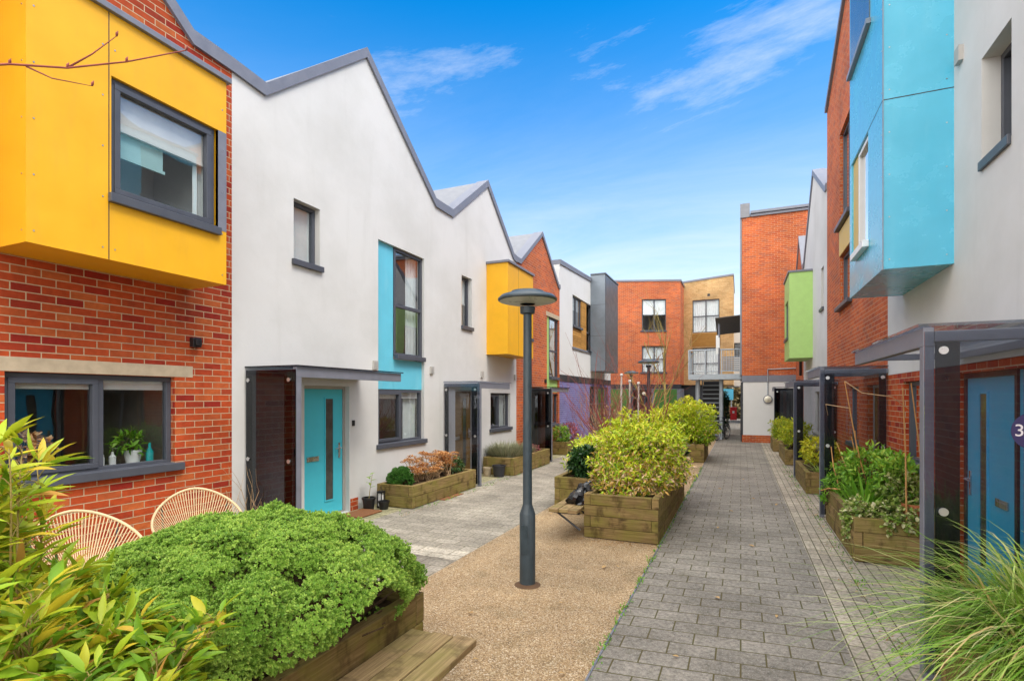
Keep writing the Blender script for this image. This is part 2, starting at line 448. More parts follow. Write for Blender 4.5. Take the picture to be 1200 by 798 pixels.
M['dark_leaf'] = GREEN('dark_leaf', [(0, (.012, .04, .012)), (.7, (.035, .10, .02)), (1, (.10, .16, .03))], .35, .15)
M['fresh_leaf'] = GREEN('fresh_leaf', [(0, (.07, .20, .012)), (.6, (.20, .42, .03)), (1, (.40, .52, .06))], .45, .3)
M['varieg'] = GREEN('varieg', [(0, (.08, .16, .02)), (.5, (.24, .34, .05)), (.75, (.52, .50, .22)), (1, (.64, .60, .36))], .45, .2)
M['grass_blade'] = GREEN('grass_blade', [(0, (.06, .16, .015)), (.4, (.17, .34, .03)), (.75, (.36, .50, .09)), (.9, (.60, .64, .30)), (1, (.55, .34, .12))], .4, .25)
M['sedum'] = GREEN('sedum', [(0, (.36, .13, .04)), (.5, (.62, .31, .11)), (1, (.74, .48, .24))], .8, .1, .1)
M['lavender'] = GREEN('lavender', [(0, (.16, .18, .09)), (.5, (.30, .31, .18)), (1, (.44, .40, .30))], .7, .1, .15)
M['yellow_leaf'] = GREEN('yellow_leaf', [(0, (.18, .30, .01)), (.5, (.48, .50, .015)), (1, (.66, .56, .03))], .45, .25)
M['redleaf'] = GREEN('redleaf', [(0, (.20, .03, .05)), (1, (.45, .12, .14))], .5, .2)
M['brown_scrub'] = GREEN('brown_scrub', [(0, (.14, .11, .05)), (.5, (.30, .24, .11)), (1, (.46, .36, .2))], .8, .1, .1)
M['deadleaf'] = GREEN('deadleaf', [(0, (.28, .12, .03)), (1, (.60, .42, .2))], .7, .1, .1)

M['conifer'] = GREEN('conifer', [(0, (.02, .08, .012)), (.5, (.05, .16, .02)), (1, (.12, .26, .04))], .5, .15)
M['vent'] = m_plain('vent', (.42, .40, .37), .6, var=.06)

M['frame'] = m_plain('frame', (.072, .078, .095), .4, var=.08)
M['inside_white'] = m_plain('inside_white', (.8, .79, .76), .9, var=.04)
M['canopy'] = m_plain('canopy', (.13, .11, .095), .6, var=.2)

# ------------------------------------------------------------------ facades
class Fac:
    """a street wall along y: w is the distance out of the wall face"""
    def __init__(s, X, n): s.X = X; s.n = n
    def p(s, y, w, z): return (s.X + s.n * w, y, z)
    def box(s, mb, y0, y1, w0, w1, z0, z1, **k):
        mb.box(s.X + s.n*w0, s.X + s.n*w1, y0, y1, z0, z1, **k)
class FacX:
    """a wall across the street (along x), facing the camera: 'y' of the calls runs along x"""
    def __init__(s, Yf, ang=0, piv=0): s.Yf = Yf; s.t = math.tan(ang); s.piv = piv
    def p(s, x, w, z): return (x, s.Yf - w + (x - s.piv) * s.t, z)
    def box(s, mb, x0, x1, w0, w1, z0, z1, **k):
        vs = [s.p(x, w, z) for z in (z0, z1) for (x, w) in ((x0, w1), (x1, w1), (x1, w0), (x0, w0))]
        mb.add(vs, [(0,3,2,1),(4,5,6,7),(0,1,5,4),(1,2,6,5),(2,3,7,6),(3,0,4,7)], **k)

def wall_face(mb, F, outline, holes, w=0.0, reveal=.16):
    loops = [[Vector((y, z, 0)) for y, z in outline]] + [[Vector((a, b, 0)) for a, b in ((h[0], h[2]), (h[1], h[2]), (h[1], h[3]), (h[0], h[3]))] for h in holes]
    flat = [p for l in loops for p in l]
    tris = tessellate_polygon(loops)
    vs = [F.p(p.x, w, p.y) for p in flat]
    fs = []
    for t in tris:
        a, b, c = [Vector(vs[i]) for i in t]
        fs.append(tuple(t))
    mb.add(vs, fs)
    for (y0, y1, z0, z1) in holes:
        c = [(y0, z0), (y1, z0), (y1, z1), (y0, z1)]
        for i in range(4):
            a, b = c[i], c[(i+1) % 4]
            mb.quad(F.p(a[0], w, a[1]), F.p(b[0], w, b[1]), F.p(b[0], w - reveal, b[1]), F.p(a[0], w - reveal, a[1]))

def house_wall(root, F, outline, holes, mat, name='wall', depth=7.0, reveal=.16, sides=True, back=True):
    """front with openings, side walls and back wall following the gable outline"""
    mb = MB(); wall_face(mb, F, outline, holes, 0, reveal)
    n = len(outline)
    if sides:
        ys = [p[0] for p in outline]
        for i in range(n):
            a, b = outline[i], outline[(i+1) % n]
            if abs(a[0] - b[0]) < 1e-6 and abs(a[0] - min(ys)) < 1e-6: e = .004
            elif abs(a[0] - b[0]) < 1e-6 and abs(a[0] - max(ys)) < 1e-6: e = -.004
            else: continue
            mb.quad(F.p(a[0]+e, 0, a[1]), F.p(b[0]+e, 0, b[1]), F.p(b[0]+e, -depth, b[1]), F.p(a[0]+e, -depth, a[1]))
        if back:
            mb.add([F.p(y, -depth, z) for y, z in outline], [tuple(range(n))])
    return build(name, mb, mat, root)

def house_roof(root, F, top, depth=7.0, cope=.125, mat=None, copmat=None, out=.04):
    """top: list of (y,z) along the parapet"""
    mb = MB()
    for (a, b) in zip(top[:-1], top[1:]):
        vs = []
        for (y, z) in (a, b):
            for w in (-.28, -depth - .1):
                vs += [F.p(y, w, z - .05), F.p(y, w, z + .02)]
        mb.add(vs, [(0,4,6,2),(1,3,7,5),(0,1,5,4),(2,6,7,3),(0,2,3,1),(4,5,7,6)])
    r = build('roof', mb, mat or M['roof'], root)
    mb = MB()
    for (a, b) in zip(top[:-1], top[1:]):
        vs = []
        for (y, z) in (a, b):
            for w in (-.277, out):
                vs += [F.p(y, w, z - cope), F.p(y, w, z + .045)]
        mb.add(vs, [(0,4,6,2),(1,3,7,5),(0,1,5,4),(2,6,7,3),(0,2,3,1),(4,5,7,6)])
    build('coping', mb, copmat or M['slate'], r)

def window(root, F, y0, y1, z0, z1, w=-.1, mull=(), trans=(), sash=(), sill=True, blind=None, curtain=None,
           glass='glass', frame='frame', interior=True, fw=.055, sillover=.07, deep=1.8, sillproud=.05, roomlow=.3, roommat='interior', pad=.25):
    mb = MB()
    B = lambda *a, **k: F.box(mb, *a, **k)
    wi, wo = w - .03, w + .035
    B(y0+.002, y1-.002, wi, wo, z0+.002, z0+fw); B(y0+.002, y1-.002, wi, wo, z1-fw, z1-.002)
    B(y0+.002, y0+fw, wi, wo, z0+fw, z1-fw); B(y1-fw, y1-.002, wi, wo, z0+fw, z1-fw)
    ys = [y0+fw] + [y0 + (y1-y0)*m for m in mull] + [y1-fw]
    zs = [z0+fw] + [z0 + (z1-z0)*m for m in trans] + [z1-fw]
    for y in ys[1:-1]: B(y-.03, y+.03, wi, wo, z0+fw, z1-fw)
    for z in zs[1:-1]:
        for a, b in zip(ys[:-1], ys[1:]):
            B(a+.0 if a == ys[0] else a+.03, b if b == ys[-1] else b-.03, wi, wo-.002, z-.03, z+.03)
    for i, (a, b) in enumerate(zip(ys[:-1], ys[1:])):
        for j, (c, d) in enumerate(zip(zs[:-1], zs[1:])):
            if (i, j) in sash:
                a2 = a if i == 0 else a+.03; b2 = b if i == len(ys)-2 else b-.03
                c2 = c if j == 0 else c+.03; d2 = d if j == len(zs)-2 else d-.03
                t = .042; e = .0015; wp = wo + .014
                B(a2-.008, b2+.008, wi+.01, wp, c2-.008, c2+t); B(a2-.008, b2+.008, wi+.01, wp, d2-t, d2+.008)
                B(a2-.008, a2+t, wi+.01, wp-e, c2+t, d2-t); B(b2-t, b2+.008, wi+.01, wp-e, c2+t, d2-t)
    fr = build('window', mb, M[frame], root, bevel=.004)
    mb = MB(); mb.quad(F.p(y0+.01, w, z0+.01), F.p(y1-.01, w, z0+.01), F.p(y1-.01, w, z1-.01), F.p(y0+.01, w, z1-.01))
    build('pane', mb, M[glass], fr)
    if sill:
        mb = MB(); F.box(mb, y0+.003, y1-.003, w+.036, .0005, z0-.06, z0+.022); F.box(mb, y0-sillover, y1+sillover, .001, sillproud, z0-.065, z0+.018)
        build('sill', mb, M[frame], fr, bevel=.006)
    if interior:
        mb = MB(); a, b, c, d = y0-pad, y1+pad, z0-roomlow, z1+.15; wf, wb = w-.12, w-deep
        P = F.p
        mb.quad(P(a,wb,c),P(b,wb,c),P(b,wb,d),P(a,wb,d)); mb.quad(P(a,wf,c),P(a,wb,c),P(a,wb,d),P(a,wf,d)); mb.quad(P(b,wf,c),P(b,wb,c),P(b,wb,d),P(b,wf,d))
        mb.quad(P(a,wf,c),P(b,wf,c),P(b,wb,c),P(a,wb,c)); mb.quad(P(a,wf,d),P(b,wf,d),P(b,wb,d),P(a,wb,d))
        # wall round the opening inside
        mb.quad(P(a,wf,c),P(y0,wf,c),P(y0,wf,d),P(a,wf,d)); mb.quad(P(y1,wf,c),P(b,wf,c),P(b,wf,d),P(y1,wf,d))
        mb.quad(P(y0,wf,c),P(y1,wf,c),P(y1,wf,z0),P(y0,wf,z0)); mb.quad(P(y0,wf,z1),P(y1,wf,z1),P(y1,wf,d),P(y0,wf,d))
        build('room', mb, M[roommat], fr)
    if blind:
        frac, mat = blind
        mb = MB(); zb = z1 - (z1-z0)*frac
        F.box(mb, y0+.03, y1-.03, w-.06, w-.045, zb, z1); F.box(mb, y0+.03, y1-.03, w-.075, w-.035, zb-.03, zb)
        build('blind', mb, M[mat], fr)
    if curtain:
        for (fa, fb) in curtain:
            mb = MB(); ya, yb = y0+(y1-y0)*fa, y0+(y1-y0)*fb; k = max(4, int((yb-ya)/.035)); pts = []
            for i in range(k+1):
                t = i/k; pts.append((ya+(yb-ya)*t, w-.11+.022*math.sin(i*1.9)))
            for (p, q) in zip(pts[:-1], pts[1:]):
                mb.quad(F.p(p[0],p[1],z0+.02), F.p(q[0],q[1],z0+.02), F.p(q[0],q[1],z1-.02), F.p(p[0],p[1],z1-.02))
            build('curtain', mb, M['curtain'], fr)
    return fr

def door(root, F, y0, y1, z1, mat, w=-.12, slot=None, hinge=1, frame='grey_frame', z0=.03, letter=True, numbers=False):
    """hinge=+1: handle on the far (high y) side"""
    mb = MB(); F.box(mb, y0+.05, y1-.05, w-.03, w+.018, z0, z1-.05)
    d = build('door', mb, M[mat], root, bevel=.004)
    mb = MB()
    F.box(mb, y0+.002, y0+.048, w-.05, w+.035, z0, z1-.048); F.box(mb, y1-.048, y1-.002, w-.05, w+.035, z0, z1-.048); F.box(mb, y0+.002, y1-.002, w-.05, w+.035, z1-.048, z1-.002)
    F.box(mb, y0+.002, y1-.002, w-.05, w+.03, .004, z0-.002)
    build('door_frame', mb, M[frame], d)
    a, b = slot or (y0+(y1-y0)*.55, y0+(y1-y0)*.72)
    mb = MB(); t = .022; za, zb = z0+.22, z1-.2
    for (p, q, r, s_) in ((a-t, b+t, za-t, za), (a-t, b+t, zb, zb+t), (a-t, a, za, zb), (b, b+t, za, zb)):
        F.box(mb, p, q, w+.018, w+.03, r, s_)
    build('glazing_bead', mb, M[mat], d)
    mb = MB(); F.box(mb, a, b, w+.016, w+.022, za, zb); build('door_glass', mb, M['door_slot'], d)
    hy = y1-.13 if hinge > 0 else y0+.13; s = -1 if hinge > 0 else 1
    mb = MB(); F.box(mb, hy-.018, hy+.018, w+.018, w+.03, .88, 1.12)
    mb.tube([F.p(hy, w+.03, 1.04), F.p(hy, w+.07, 1.04), F.p(hy+s*.12, w+.07, 1.035)], .009, 8)
    build('handle', mb, M['steel'], d)
    if letter:
        c = (a - y0)*.5 + y0 if hinge > 0 else (b + y1)*.5
        mb = MB(); F.box(mb, c-.12, c+.12, w+.018, w+.03, .88, .95); F.box(mb, c-.1, c+.1, w+.03, w+.036, .89, .93)
        build('letterbox', mb, M['steel'], d)
    return d
M['door_slot'] = m_plain('door_slot', (.07, .075, .07), .08, var=.3, spec=.8)

def porch(root, F, y0, y1, out=.86, h=2.22, glass='smoked', discz=None, disc_y=None, panel0=.0, strip=.19):
    """steel post, cantilever fascia and smoked glass side and roof"""
    mb = MB()
    F.box(mb, y0-.03, y0+.05, out-.06, out, .004, h-.131)            # post
    F.box(mb, y0-.03, y1, out-.06, out, h-.13, h-.004)               # fascia
    F.box(mb, y0-.03, y0+.03, .004, out-.062, h-.10, h-.03)          # near wall arm
    F.box(mb, y1-.06, y1, .004, out-.062, h-.09, h-.03)              # far wall arm
    F.box(mb, y0+.032, y1-.062, .004, .06, h-.09, h-.03)             # wall plate
    fr = build('porch_frame', mb, M['slate'], root, bevel=.004)
    mb = MB(); F.box(mb, y0-.045, y1+.02, .002, out+.03, h, h+.018); build('porch_roof', mb, M[glass], fr)
    mb = MB(); F.box(mb, y0-.052, y0-.04, .03, out-.002, .05, h-.035); build('glass_panel', mb, M[glass], fr)
    mb = MB(); F.box(mb, y0-.0395, y0-.031, out-strip, out-.062, .05, h-.105)   # black backing strips
    F.box(mb, y0-.0395, y0-.031, .03, .12, .05, h-.105)
    build('backing_strip', mb, M['blackp'], fr)
    for w in (.075, out-.1):
        for z in (.25, h*.48, h-.16):
            mb = MB(); mb.disc(F.p(y0-.052, w, z), (0, -1, 0), .026, .012, 14)
            build('fixing_button', mb, M['steel'], fr)
    return fr

def oriel(root, F, y0, y1, out, z0, z1, mat, hole=None, joints=(), zj=(), cap='slate', screws=False, soffit=None, name='oriel_bay', win=None):
    mb = MB()
    o2 = [(y0, z0), (y1, z0), (y1, z1), (y0, z1)]
    wall_face(mb, F, o2, [hole] if hole else [], out, .12)
    for y in (y0, y1): mb.quad(F.p(y, 0, z0), F.p(y, out, z0), F.p(y, out, z1), F.p(y, 0, z1))
    mb.quad(F.p(y0, 0, z1), F.p(y1, 0, z1), F.p(y1, out, z1), F.p(y0, out, z1))
    ob = build(name, mb, M[mat], root)
    mb = MB(); mb.quad(F.p(y0, 0, z0+.003), F.p(y1, 0, z0+.003), F.p(y1, out-.003, z0+.003), F.p(y0, out-.003, z0+.003))
    build('soffit', mb, M[soffit or mat], ob)
    mb = MB(); F.box(mb, y0-.04, y1+.04, .002, out+.04, z1+.002, z1+.06)
    build('coping', mb, M[cap], ob, bevel=.004)
    mb = MB(); e = .0015
    for y in joints: F.box(mb, y-.004, y+.004, out, out+e, z0, z1)
    for z in zj:
        mb.box(*sorted((F.X, F.X+F.n*out)), y0-e, y0, z-.005, z+.005); F.box(mb, y0, y1, out, out+e, z-.005, z+.005)
    if mb.v: build('panel_joint', mb, M['slate_dark'], ob)
    if screws:
        spots = []
        for z in np.arange(z0+.1, z1, .45):
            for y in [y0+.05] + [j+d for j in joints for d in (-.05, .05)] + [y1-.05]:
                if hole and hole[0]-.03 < y < hole[1]+.03 and hole[2]-.03 < z < hole[3]+.03: continue
                spots.append((F.p(y, out, z), (F.n, 0, 0)))
            for w in (.06, out-.06): spots.append((F.p(y0, w, z), (0, -1, 0)))
        for c_, n_ in spots:
            mb = MB(); mb.disc(c_, n_, .007, .003, 8); build('screw', mb, M['steel'], ob)
    return ob

def rect_hole(y0, y1, z0, z1): return (y0, y1, z0, z1)

L = Fac(-5.8, 1); LO = Fac(-5.2, 1); R = Fac(2.0, -1); RO = Fac(1.39, -1)
GB = -.05   # wall foot

# ================================================================= LEFT ROW
# --- red brick house with the yellow bay
hs = thing('terraced_house', 'red brick house at the left with yellow overhanging bay and wide grey kitchen window', 'house', (-5.8, 2.1, 0), 'terraced houses along the court')
h1 = (2.44, 3.93, 1.10, 2.07)
top = [(-.45, 6.0), (.05, 6.0), (2.1, 7.75), (4.13, 6.02), (4.65, 6.0)]
house_wall(hs, L, [(-.45, GB), (4.65, GB)] + top[::-1], [h1, (2.5, 4.07, 3.2, 5.2)], M['brick_red'])
house_roof(hs, L, top)
window(hs, L, *h1, mull=(.52,), sash=((0, 0),), sillover=.08, sillproud=.06, deep=2.6, roomlow=.9, blind=(.12, 'blind'))
mb = MB(); L.box(mb, 1.6, 4.14, -.1, .003, 2.072, 2.2); build('lintel', mb, M['sandstone'], hs, bevel=.004)
mb = MB(); L.box(mb, 4.10, 4.20, .0, .07, 2.42, 2.53); L.box(mb, 4.115, 4.185, .07, .10, 2.44, 2.51); build('wall_light', mb, M['blackp'], hs, bevel=.006)
oh = (2.94, 4.0, 3.64, 4.74)
ob = oriel(hs, L, 2.32, 4.10, .6, 3.08, 5.30, 'yellow', oh, joints=(2.92,), screws=True)
mb = MB(); L.box(mb, 4.0, 4.10, .56, .603, 3.66, 4.74); build('side_flashing', mb, M['slate'], ob)
wf = window(hs, LO, 2.94, 3.98, 3.66, 4.74, w=-.07, sash=((0, 0),), sillover=.03, deep=1.1, blind=(.36, 'blind'), fw=.05, pad=.08, roommat='inside_white', curtain=[(.0, .12), (.86, 1.0)])
mb = MB(); LO.box(mb, 3.0, 3.5, -.16, -.15, 4.12, 4.38); LO.box(mb, 3.0, 3.52, -.165, -.145, 4.09, 4.12); build('blind', mb, M['blind_aqua'], wf)

# --- white house with cyan door
hs = thing('terraced_house', 'white rendered house with cyan front door and tall cyan window panel', 'house', (-5.8, 7.2, 0), 'terraced houses along the court')
w1 = (5.64, 6.15, 3.78, 4.66); tall = (7.54, 9.0, 1.0, 4.60); dr = (5.84, 6.80, .004, 2.02)
top = [(4.65, 6.0), (5.14, 5.96), (7.2, 7.68), (9.41, 5.9), (9.75, 5.9)]
house_wall(hs, L, [(4.65, GB), (9.75, GB)] + top[::-1], [w1, tall, dr], M['render'], reveal=.17)
house_roof(hs, L, top)
window(hs, L, *w1, w=-.13, sillover=.04, blind=(.93, 'curtain'))
# composite opening: panel left, tall window right, kitchen window below
mb = MB(); L.box(mb, 7.542, 8.05, -.16, -.06, 1.99, 4.598); L.box(mb, 8.054, 8.998, -.16, -.06, 1.99, 2.54); pn = build('cladding_panel', mb, M['cyan'], hs)
window(hs, L, 8.06, 8.995, 2.61, 4.595, w=-.08, trans=(.47,), sillover=.0, curtain=[(.60, .98)], roomlow=.1, deep=1.2)
window(hs, L, 7.545, 8.995, 1.0, 1.985, w=-.1, mull=(.52,), sash=((0, 0),), sillover=.06, curtain=[(.7, .98)], blind=(.14, 'blind'))
door(hs, L, *dr[:2], 2.02, 'door_cyan')
porch(hs, L, 4.88, 7.0, glass='smoked_dark')
mb = MB(); L.box(mb, 7.38, 7.50, 0, .035, 2.32, 2.47); [L.box(mb, 7.39, 7.49, .035, .04, 2.335+i*.03, 2.35+i*.03) for i in range(4)]; build('vent_cover', mb, M['vent'], hs)
mb = MB(); L.box(mb, 9.2, 9.32, 0, .035, 2.32, 2.47); [L.box(mb, 9.21, 9.31, .035, .04, 2.335+i*.03, 2.35+i*.03) for i in range(4)]; build('vent_cover', mb, M['vent'], hs)
mb = MB(); L.box(mb, 6.82, 7.0, .002, .012, GB, .2); build('brick_plinth', mb, M['brick_red'], hs)
mb = MB(); L.box(mb, 6.86, 6.90, .0, .03, 1.38, 1.47); build('doorbell', mb, M['blackp'], hs)

# --- white house with the brown door and second yellow bay
hs = thing('terraced_house', 'white rendered house behind the lamp post with brown door and small yellow bay', 'house', (-5.8, 11.7, 0), 'terraced houses along the court')
w1 = (10.54, 11.04, 3.45, 4.61); k1 = (12.05, 13.3, 1.02, 1.95); dr = (10.25, 11.2, .004, 2.02)
top = [(9.75, 5.9), (10.1, 5.9), (11.85, 7.2), (13.5, 5.78), (13.72, 5.75)]
house_wall(hs, L, [(9.75, GB), (13.72, GB)] + top[::-1], [w1, k1, dr, (12.85, 13.52, 3.0, 5.0)], M['render'], reveal=.17)
house_roof(hs, L, top)
window(hs, L, *w1, w=-.13, sillover=.03, blind=(.5, 'curtain'))
window(hs, L, *k1, mull=(.5,), sash=((0, 0),), curtain=[(.75, .98)])
door(hs, L, *dr[:2], 2.02, 'brown_door')
porch(hs, L, 9.79, 11.3, h=2.16)
oriel(hs, L, 11.82, 13.53, .58, 2.90, 5.14, 'yellow', (12.95, 13.5, 3.4, 4.25), joints=(12.5,), zj=())
window(hs, Fac(-5.22, 1), 12.96, 13.49, 3.41, 4.24, w=-.07, sillover=0, pad=.02)
for y in (11.55, 13.6):
    mb = MB(); L.box(mb, y-.06, y+.06, 0, .035, 2.32, 2.47); build('vent_cover', mb, M['vent'], hs)

# --- orange brick gable house
hs = thing('terraced_house', 'orange brick gabled house on the left with lime green window panel', 'house', (-5.8, 15.7, 0), 'terraced houses along the court')
tl = (16.29, 17.50, 2.0, 4.5); lw = (16.45, 17.45, .92, 1.95); dr = (14.75, 15.7, .004, 2.02)
top = [(13.72, 5.75), (14.0, 5.75), (15.8, 7.05), (17.45, 5.7), (17.6, 5.7)]
house_wall(hs, L, [(13.72, GB), (17.6, GB)] + top[::-1], [tl, lw, dr], M['brick_orange'])
house_roof(hs, L, top, cope=.1)
mb = MB(); L.box(mb, 16.29, 16.62, -.15, -.05, 2.002, 4.498); L.box(mb, 16.624, 17.498, -.15, -.05, 2.002, 2.42); build('cladding_panel', mb, M['lime'], hs)
window(hs, L, 16.63, 17.495, 2.49, 4.495, w=-.08, trans=(.45,), sillover=0)
window(hs, L, *lw, sillover=.06)
mb = MB(); L.box(mb, 16.2, 17.6, -.1, .003, 4.5, 4.64); build('lintel', mb, M['sandstone'], hs)
mb = MB(); L.box(mb, 16.05, 16.17, 0, .04, 2.3, 2.42); build('wall_light', mb, M['blackp'], hs)
door(hs, L, *dr[:2], 2.02, 'brown_door')
porch(hs, L, 14.3, 15.9, h=2.12, glass='smoked_dark')

# --- flat roofed white over purple house
hs = thing('terraced_house', 'flat roofed white house with purple brick ground floor and dark grey metal bay', 'house', (-5.8, 21.5, 0), 'terraced houses along the court')
uw = (19.16, 22.0, 3.73, 5.70); gw = (21.6, 25.0, .4, 2.3)
house_wall(hs, L, [(17.6, 2.64), (25.5, 2.64), (25.5, 7.0), (17.6, 6.6)], [uw], M['render_clean'])
house_wall(hs, L, [(17.6, GB), (25.5, GB), (25.5, 2.4), (17.6, 2.4)], [gw], M['brick_purple'], name='ground_floor_wall')
mb = MB(); L.box(mb, 17.6, 25.5, -.3, .02, 2.403, 2.637); build('floor_band', mb, M['slate_dark'], hs)
house_roof(hs, L, [(17.6, 6.6), (25.5, 7.0)], cope=.12)
window(hs, L, 19.165, 20.45, 4.55, 5.695, sillover=0, mull=(.5,), blind=(.4, 'curtain'))
mb = MB()
for z in np.arange(3.735, 4.47, .092): L.box(mb, 19.165, 20.45, -.12, -.03, z, z+.085, rnd=True)
for z in np.arange(3.735, 5.65, .092): L.box(mb, 20.455, 21.2, -.12, -.03, z, z+.085, rnd=True)
build('timber_cladding', mb, M['cedar'], hs)
window(hs, L, 21.21, 21.995, 3.735, 5.695, trans=(.4,), sillover=0)
mb = MB(); L.box(mb, 19.1, 22.05, -.05, .05, 3.66, 3.728); build('long_sill', mb, M['slate'], hs)
window(hs, L, *gw, mull=(.25, .5, .75), trans=(.6,), sill=False, deep=3)
ob = oriel(hs, L, 21.74, 24.2, .62, 2.93, 6.95, 'zinc', None, joints=(22.9,), zj=(4.4, 5.7), cap='zinc_dark')
mb = MB(); L.box(mb, 21.76, 24.18, .622, .635, 2.95, 6.93); build('dark_cladding', mb, M['zinc_dark'], ob)

# ================================================================= RIGHT ROW
hs = thing('terraced_house', 'white house at the right with big blue overhanging bay and blue front door', 'house', (2.0, 4.4, 0), 'terraced houses along the court')
w1 = (5.5, 6.08, 3.95, 4.90); dr = (5.30, 6.74, .004, 2.08)
top = [(-.6, 7.4), (0, 7.4), (4.4, 9.2), (8.9, 7.4), (9.4, 7.4)]
house_wall(hs, R, [(-.6, 2.17), (9.4, 2.17)] + top[::-1], [w1, (6.9, 8.5, 3.3, 6.0)], M['render'], reveal=.2)
gw = (7.55, 8.6, 1.0, 2.05)
house_wall(hs, R, [(-.6, GB), (9.4, GB), (9.4, 2.166), (-.6, 2.166)], [dr, gw], M['brick_red'], name='ground_floor_wall', reveal=.17)
house_roof(hs, R, top)
window(hs, R, *w1, w=-.17, sillover=.0, sillproud=.03)
window(hs, R, *gw, w=-.1, mull=(.5,))
mb = MB(); R.box(mb, 5.305, 5.60, -.14, -.09, .02, 2.075); build('side_panel', mb, M['door_blue'], hs)
door(hs, R, 5.61, 6.74, 2.08, 'door_blue', w=-.11, hinge=1, frame='slate_dark', slot=(6.22, 6.38))
pf = porch(hs, R, 4.29, 6.52, out=.9, h=2.31, glass='smoked')
c = R.p(4.29-.053, .345, 1.64)
mb = MB(); mb.disc(c, (0, -1, 0), .118, .002, 36); build('number_disc', mb, M['number_disc'], pf)
cu = bpy.data.curves.new('number_text', 'FONT'); cu.body = '37'; cu.size = .105; cu.align_x = 'CENTER'; cu.align_y = 'CENTER'; cu.extrude = .0006
cu.materials.append(M['number_white'])
tmp = bpy.data.objects.new('tmp', cu); COL.objects.link(tmp); bpy.context.view_layer.update()
tm = bpy.data.meshes.new_from_object(tmp.evaluated_get(bpy.context.evaluated_depsgraph_get())); bpy.data.objects.remove(tmp)
tm.materials.clear(); tm.materials.append(M['number_white'])
to = bpy.data.objects.new('number_text', tm); COL.objects.link(to); to.parent = pf
to.location = Vector((c[0]-.052, c[1]-.0035, c[2])) - ORIG[pf.name]; to.rotation_euler = (rad(90), 0, 0)
obz = (7.45, 8.45, 3.68, 5.0)
ob = oriel(hs, R, 6.75, 8.6, .61, 3.21, 7.6, 'blue', obz, joints=(), zj=(5.01,), screws=True, cap='slate_light')
mb = MB()
mb.box(1.388, 1.396, 6.742, 6.752, 3.2, 7.6); build('corner_trim', mb, M['slate_light'], ob)
window(hs, RO, 7.46, 8.1, 3.69, 4.99, w=-.05, sillover=.06, sillproud=.07, frame='white_pvc', pad=.1)
mb = MB(); RO.box(mb, 8.105, 8.448, -.1, -.02, 3.685, 4.995); build('side_panel', mb, M['ochre'], ob)
mb = MB(); RO.box(mb, 7.3, 8.55, .002, .05, 6.2, 6.26); build('upper_sill', mb, M['slate_light'], ob)
mb = MB(); RO.box(mb, 7.35, 8.5, .002, .01, 6.26, 7.3); build('upper_pane', mb, M['door_slot'], ob)
mb = MB(); R.box(mb, 6.5, 6.62, 0, .04, 5.15, 5.3); build('vent_cover', mb, M['vent'], hs)

hs = thing('terraced_house', 'tall orange brick gabled house on the right beyond the blue bay', 'house', (2.0, 12.4, 0), 'terraced houses along the court')
u1 = (12.2, 13.55, 5.55, 7.6); u2 = (12.2, 13.5, 3.78, 4.9); dr = (9.85, 10.8, .004, 2.05); gw = (11.5, 12.5, .95, 2.05)
top = [(9.4, 8.4), (9.8, 8.4), (12.6, 10.3), (15.3, 9.1), (15.4, 9.1)]
house_wall(hs, R, [(9.4, GB), (15.4, GB)] + top[::-1], [u1, u2, dr, gw], M['brick_orange'])
house_roof(hs, R, top, cope=.1, out=.06)
window(hs, R, *u1, mull=(.5,), sillover=.1, sillproud=.1); window(hs, R, *u2, sillover=.1, sillproud=.1)
mb = MB(); R.box(mb, 12.2, 13.5, .001, .02, 4.91, 5.45); build('cladding_panel', mb, M['ochre'], hs)
door(hs, R, *dr[:2], 2.05, 'brown_door', hinge=1); window(hs, R, *gw, sillover=.05)
porch(hs, R, 9.39, 11.0, out=.88, h=2.3)

hs = thing('terraced_house', 'white rendered house on the right with lime green overhanging bay', 'house', (2.0, 18.1, 0), 'terraced houses along the court')
sl = (16.0, 16.5, 4.2, 5.3); dr = (15.5, 16.35, .004, 2.05); gw = (16.7, 17.8, .8, 2.0)
top = [(15.4, 7.2), (15.6, 7.2), (18.1, 8.6), (20.6, 6.4), (20.8, 6.4)]
house_wall(hs, R, [(15.4, GB), (20.8, GB)] + top[::-1], [sl, gw, dr, (18.4, 20.1, 3.2, 5.5)], M['render'])
house_roof(hs, R, top)
window(hs, R, *sl, w=-.12); window(hs, R, *gw, w=-.1, frame='grey_frame')
porch(hs, R, 13.76, 16.3, out=.88, h=2.22)
door(hs, R, *dr[:2], 2.05, 'brown_door')
oriel(hs, R, 18.3, 20.2, .63, 3.04, 5.66, 'lime', (18.8, 19.9, 3.7, 4.9), cap='slate')
window(hs, Fac(1.37, -1), 18.81, 19.89, 3.71, 4.89, w=-.07, sillover=.05, pad=.1)

hs = thing('terraced_house', 'small orange brick gabled house on the right against the tall end block', 'house', (2.0, 22.2, 0), 'terraced houses along the court')
top = [(20.8, 6.4), (21.0, 6.4), (22.2, 7.75), (23.4, 6.5), (23.58, 6.5)]
dr = (22.3, 23.2, .004, 2.05)
house_wall(hs, R, [(20.8, GB), (23.58, GB)] + top[::-1], [dr], M['brick_orange'])
house_roof(hs, R, top)
door(hs, R, *dr[:2], 2.05, 'brown_door'); porch(hs, R, 21.9, 23.3, out=.86, h=2.2, glass='smoked_dark')
mb = MB(); mb.tube([R.p(21.2, .06, 2.6), R.p(21.2, .06, 6.2)], .045, 10); build('downpipe', mb, M['slate_dark'], hs, smooth=True)

